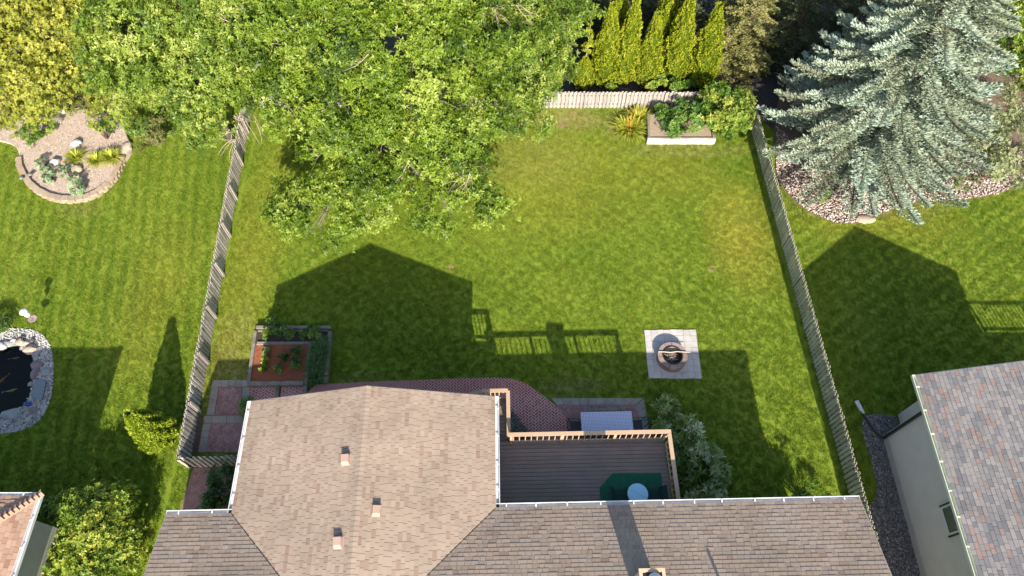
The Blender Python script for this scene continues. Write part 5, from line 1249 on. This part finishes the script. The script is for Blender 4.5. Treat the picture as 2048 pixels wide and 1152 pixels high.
for px, py, r, lab in ((90, 330, .32, 'taller blue green dwarf conifer in the island bed'), (97, 352, .36, 'wide blue green dwarf conifer near the path light'), (134, 345, .34, 'dwarf conifer beside the central white rock'), (154, 374, .40, 'rounded dwarf conifer nearest the block edging')):
    shrub('dwarf_conifer', lab, [(px, py, .42, r*1.25), (px-6, py-9, .45, r*.9), (px+6, py+6, .36, r*.9)], l_mugo, leaf=.07, wid=.03, dens=1700, sub=40, spread=.1, group='dwarf conifers in the island bed')

def straps(name, base, n, L, W, lm, parent, arch=.9, tint=(.2, .8), spread=.15, zb=0.0, upright=.8):
    """arching strap leaves"""
    ns = 4; a = RNG.uniform(0, 6.283, n); out = np.column_stack([np.cos(a), np.sin(a), np.zeros(n)])
    b = np.array([base[0], base[1], zb])+out*RNG.uniform(0, spread, (n, 1)); l = L*RNG.uniform(.6, 1.15, n)[:, None]
    o_ = RNG.uniform(.25, 1, n)[:, None]; side = np.column_stack([-np.sin(a), np.cos(a), np.zeros(n)])+RNG.normal(size=(n, 3))*.15
    pts = []
    for i in range(ns+1):
        f = i/ns; pts.append(b+out*o_*l*(.25*f+.55*f*f)+ZUP*l*(upright*f-arch*o_*f*f*.75))
    V = []; w = [.55, 1, .9, .6, .05]
    for i in range(ns+1): V += [pts[i]-side*W*w[i]*.5, pts[i]+side*W*w[i]*.5]
    V = np.stack(V, 1).reshape(-1, 3); F = []
    k = 2*(ns+1); q = np.array([(2*i, 2*i+1, 2*i+3, 2*i+2) for i in range(ns)])
    F = (q[None]+k*np.arange(n)[:, None, None]).reshape(-1, 4)
    V[:, 2] = np.maximum(V[:, 2], .02)
    return quadmesh(name, V, F, np.repeat(RNG.uniform(*tint, n), ns), lm, parent)
def clump(name, label, px, py, n, L, W, lm, group=None, flowers=0, zb=0.0, cat='plant', **kw):
    x, y = G(px, py, zb); t = empty(name, (x, y, zb), label, cat, group); straps('leaf_blades', (x, y), n, L, W, lm, t, zb=zb, **kw)
    if flowers:
        mb = MB()
        for _ in range(flowers):
            a = random.uniform(0, 6.28); r = random.uniform(.1, L*.6); c = Vector((x+r*math.cos(a), y+r*math.sin(a), zb+L*random.uniform(.5, .75)))
            mb.tube([(x+r*.3*math.cos(a), y+r*.3*math.sin(a), zb), c], [.006, .004], 4, tint=.1)
            for k in range(6): b = k*1.047; mb.add([c, c+Vector((math.cos(b-.3)*.05, math.sin(b-.3)*.05, .03)), c+Vector((math.cos(b)*.085, math.sin(b)*.085, .02)), c+Vector((math.cos(b+.3)*.05, math.sin(b+.3)*.05, .03))], [(0, 1, 2, 3)], random.random())
        o = mb.build('flowers', l_flower, t); o["kind"] = 'stuff'
    return t
clump('daylily', 'orange flowering daylily clump beside the planter box', 1258, 262, 420, 1.0, .06, l_lily, None, 13, spread=.6)
clump('daylily', 'second orange daylily clump against the back fence by the planter', 1275, 240, 300, .95, .06, l_lily, None, 9, spread=.5)
DG = 'daylilies in the island bed'
clump('daylily', 'daylily below the white rock in the island bed', 155, 318, 190, .85, .055, l_lily, DG, spread=.22, zb=.15); clump('daylily', 'daylily in the middle of the island bed beside the larger lily pair', 196, 324, 190, .85, .055, l_lily, DG, spread=.22, zb=.15); clump('daylily', 'daylily beside the big tan boulder of the edging', 226, 318, 210, .9, .055, l_lily, DG, spread=.26, zb=.15)
clump('daylily', 'yellow green lily clump at the outer end of the island shrubs', 8, 248, 160, .8, .05, l_lily, DG, spread=.3)
HG = 'hostas beside the deck'
for i, (px, py, r, lab) in enumerate([(1325, 815, 1.0, 'green hosta at the patio corner nearest the fire pit'), (1352, 848, .8, 'silvery hosta beyond the patio chair'), (1318, 852, .7, 'pale edged hosta against the patio chair back'), (1378, 862, .8, 'silver leaved hosta midway along the deck side row'), (1352, 885, .8, 'green hosta right below the deck railing corner'),
                                     (1390, 900, .85, 'hosta in the middle of the row beside the deck'), (1418, 915, .9, 'white edged hosta bulging onto the lawn'), (1372, 930, .8, 'yellowish hosta close to the shaded deck railing'), (1430, 950, .9, 'silver hosta at the lawn end of the row'), (1385, 965, .85, 'dark green hosta between deck rail and gutter'), (1425, 985, .85, 'hosta nearest the wing gutter at the lawn side'), (1395, 998, .7, 'last hosta of the row tucked under the gutter')]):
    t = empty('hosta', (*G(px, py, .2), 0), lab, 'plant', HG); x, y = G(px, py, .2)
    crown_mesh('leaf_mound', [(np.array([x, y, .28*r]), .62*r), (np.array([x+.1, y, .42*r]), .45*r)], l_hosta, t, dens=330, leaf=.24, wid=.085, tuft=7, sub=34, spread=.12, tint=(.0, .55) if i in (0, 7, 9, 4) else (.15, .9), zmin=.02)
tp = empty('strappy_plant', (-8.62, 12.35, .18), 'dense strappy green plant filling the garden bed corner', 'plant')
for yy in (11.75, 12.15, 12.55, 12.95, 13.3): straps('leaf_blades', (-8.62+random.uniform(-.08, .08), yy), 150, .7, .03, l_iris, tp, spread=.3, zb=.18)
VG = 'vegetables in the timber garden bed'
for px, py, z, r, lab, lm_ in [(545, 640, .2, .22, 'leafy plant just outside the back timber of the garden bed', l_veg), (533, 667, .2, .26, 'sunlit pale vegetable at the bed corner', l_gold), (560, 662, .2, .32, 'tall leafy vegetable in the back strip of the bed', l_veg), (582, 668, .2, .26, 'vegetable in the middle of the back strip', l_veg), (605, 670, .2, .22, 'small vegetable left of the last one in the back strip', l_veg), (628, 664, .2, .32, 'bushy vegetable at the far end of the back strip', l_veg),
                           (532, 705, .2, .2, 'half sunlit seedling on the red mulch', l_veg), (529, 722, .2, .17, 'second seedling in the sunlit mulch column', l_gold), (527, 738, .2, .15, 'lowest seedling in the sunlit mulch column', l_gold), (566, 715, .2, .2, 'seedling in the centre of the red mulch', l_deep), (557, 738, .2, .19, 'low green seedling near the bottom timber', l_veg), (593, 705, .2, .24, 'upper seedling of the darkest mulch column', l_deep), (594, 722, .2, .25, 'middle seedling of the darkest mulch column', l_deep), (590, 735, .2, .2, 'lower seedling of the darkest mulch column', l_veg)]:
    shrub('vegetable_plant', lab, [(px, py, z+r*.8, r), (px+2, py-4, z+r*1.1, r*.6)], lm_, leaf=.12, wid=.07, dens=800, sub=60, spread=.1, group=VG, cat='plant', stem=.01)
shrub('patio_plant', 'small yellow flowering plant at the house corner of the side patio', [(491, 815, .3, .28), (493, 803, .3, .25), (488, 826, .25, .2)], l_veg, leaf=.14, wid=.04, cat='plant')
shrub('pond_plant', 'dark spiky plant at the edge of the koi pond lawn', [(-5, 650, .4, .4), (0, 640, .4, .3)], l_deep, leaf=.2, wid=.03, cat='plant')

tree('lilac_tree', 'leafy green tree beyond the blue spruce at the lawn end of the stones', (2040, 170), [(2055, 60, 4, 2.0), (2040, 140, 2.6, 1.3), (2090, 120, 3.5, 1.8), (2040, -10, 5, 2.0)], l_shrub, .14)
# trees beyond, closing the view at the top
for i, (x, y, z, r, lab) in enumerate([(-27, 42, 6, 3.6, 'round deciduous tree far behind the yellow green tree'), (-12, 43, 7, 3.8, 'deciduous tree far behind the fence ash'), (2, 43, 7, 3.6, 'deciduous tree behind the arborvitae row start'), (30, 38, 6, 3.5, 'deciduous tree behind the spruce beyond the stones')]):
    t = empty('far_tree', (x, y, 0), lab, 'tree', 'trees closing the view at the back'); L = [(np.array([x, y, z]), r), (np.array([x+2.5, y-1, z-1.2]), r*.7), (np.array([x-2.5, y, z-1]), r*.7), (np.array([x, y-2, z-1.5]), r*.7)]
    trunk_mesh(t, (x, y), L, .22, m_bark); crown_mesh('crown', L, l_ash2, t, dens=110, leaf=.32, wid=.13)

# ------------------------------------------------------------------ grass blades over the lawns (one stuff object, tufts instanced on points)
def grass():
    pts = []
    reg = [((-13.9, 5.5, 13.2, 27.9), 56000), ((-30, 3.4, -14.1, 30), 40000), ((13.4, 3.4, 27, 24), 26000)]
    P = np.concatenate([RNG.uniform((a, b), (c, d), (n, 2)) for (a, b, c, d), n in reg])
    for e in EXCL: P = P[~in_poly_np(P, e)]
    mb = MB(); nb = 16
    for i in range(nb):
        a = random.uniform(0, 6.28); r = random.uniform(0, .10); h = random.uniform(.025, .055); b = random.uniform(0, 6.28); x, y = r*math.cos(a), r*math.sin(a); l = random.uniform(.015, .05); w = random.uniform(.008, .014)
        mb.add([(x-w*math.sin(b), y+w*math.cos(b), 0), (x+w*math.sin(b), y-w*math.cos(b), 0), (x+l*math.cos(b), y+l*math.sin(b), h)], [(0, 1, 2)])
    nv = len(mb.v); v = np.concatenate([np.array(mb.v), np.column_stack([P, np.zeros(len(P))])])
    m = bpy.data.meshes.new('grass'); m.from_pydata(v.tolist(), [], mb.f); m.materials.append(blade_mat())
    at = m.attributes.new('is_tuft', 'BOOLEAN', 'POINT'); fl = np.zeros(len(v), bool); fl[:nv] = True; at.data.foreach_set('value', fl)
    o = bpy.data.objects.new('grass', m); COL.objects.link(o); tag(o, 'short mown green grass covering the lawns', 'grass', kind='stuff')
    g = bpy.data.node_groups.new('grass_tufts', 'GeometryNodeTree'); g.interface.new_socket('Geometry', in_out='INPUT', socket_type='NodeSocketGeometry'); g.interface.new_socket('Geometry', in_out='OUTPUT', socket_type='NodeSocketGeometry')
    gi, go = g.nodes.new('NodeGroupInput'), g.nodes.new('NodeGroupOutput')
    na = g.nodes.new('GeometryNodeInputNamedAttribute'); na.data_type = 'BOOLEAN'; na.inputs[0].default_value = 'is_tuft'
    sp_ = g.nodes.new('GeometryNodeSeparateGeometry'); g.links.new(gi.outputs[0], sp_.inputs[0]); g.links.new(na.outputs[0], sp_.inputs[1])
    ip = g.nodes.new('GeometryNodeInstanceOnPoints'); g.links.new(sp_.outputs[1], ip.inputs['Points']); g.links.new(sp_.outputs[0], ip.inputs['Instance'])
    rv = g.nodes.new('FunctionNodeRandomValue'); rv.data_type = 'FLOAT_VECTOR'; rv.inputs[0].default_value = (-.12, -.12, 0); rv.inputs[1].default_value = (.12, .12, 6.283)
    g.links.new(rv.outputs[0], ip.inputs['Rotation'])
    rs = g.nodes.new('FunctionNodeRandomValue'); rs.data_type = 'FLOAT'; rs.inputs[2].default_value = .7; rs.inputs[3].default_value = 1.35
    g.links.new(rs.outputs[1], ip.inputs['Scale']); g.links.new(ip.outputs[0], go.inputs[0])
    md = o.modifiers.new('tufts', 'NODES'); md.node_group = g
grass()
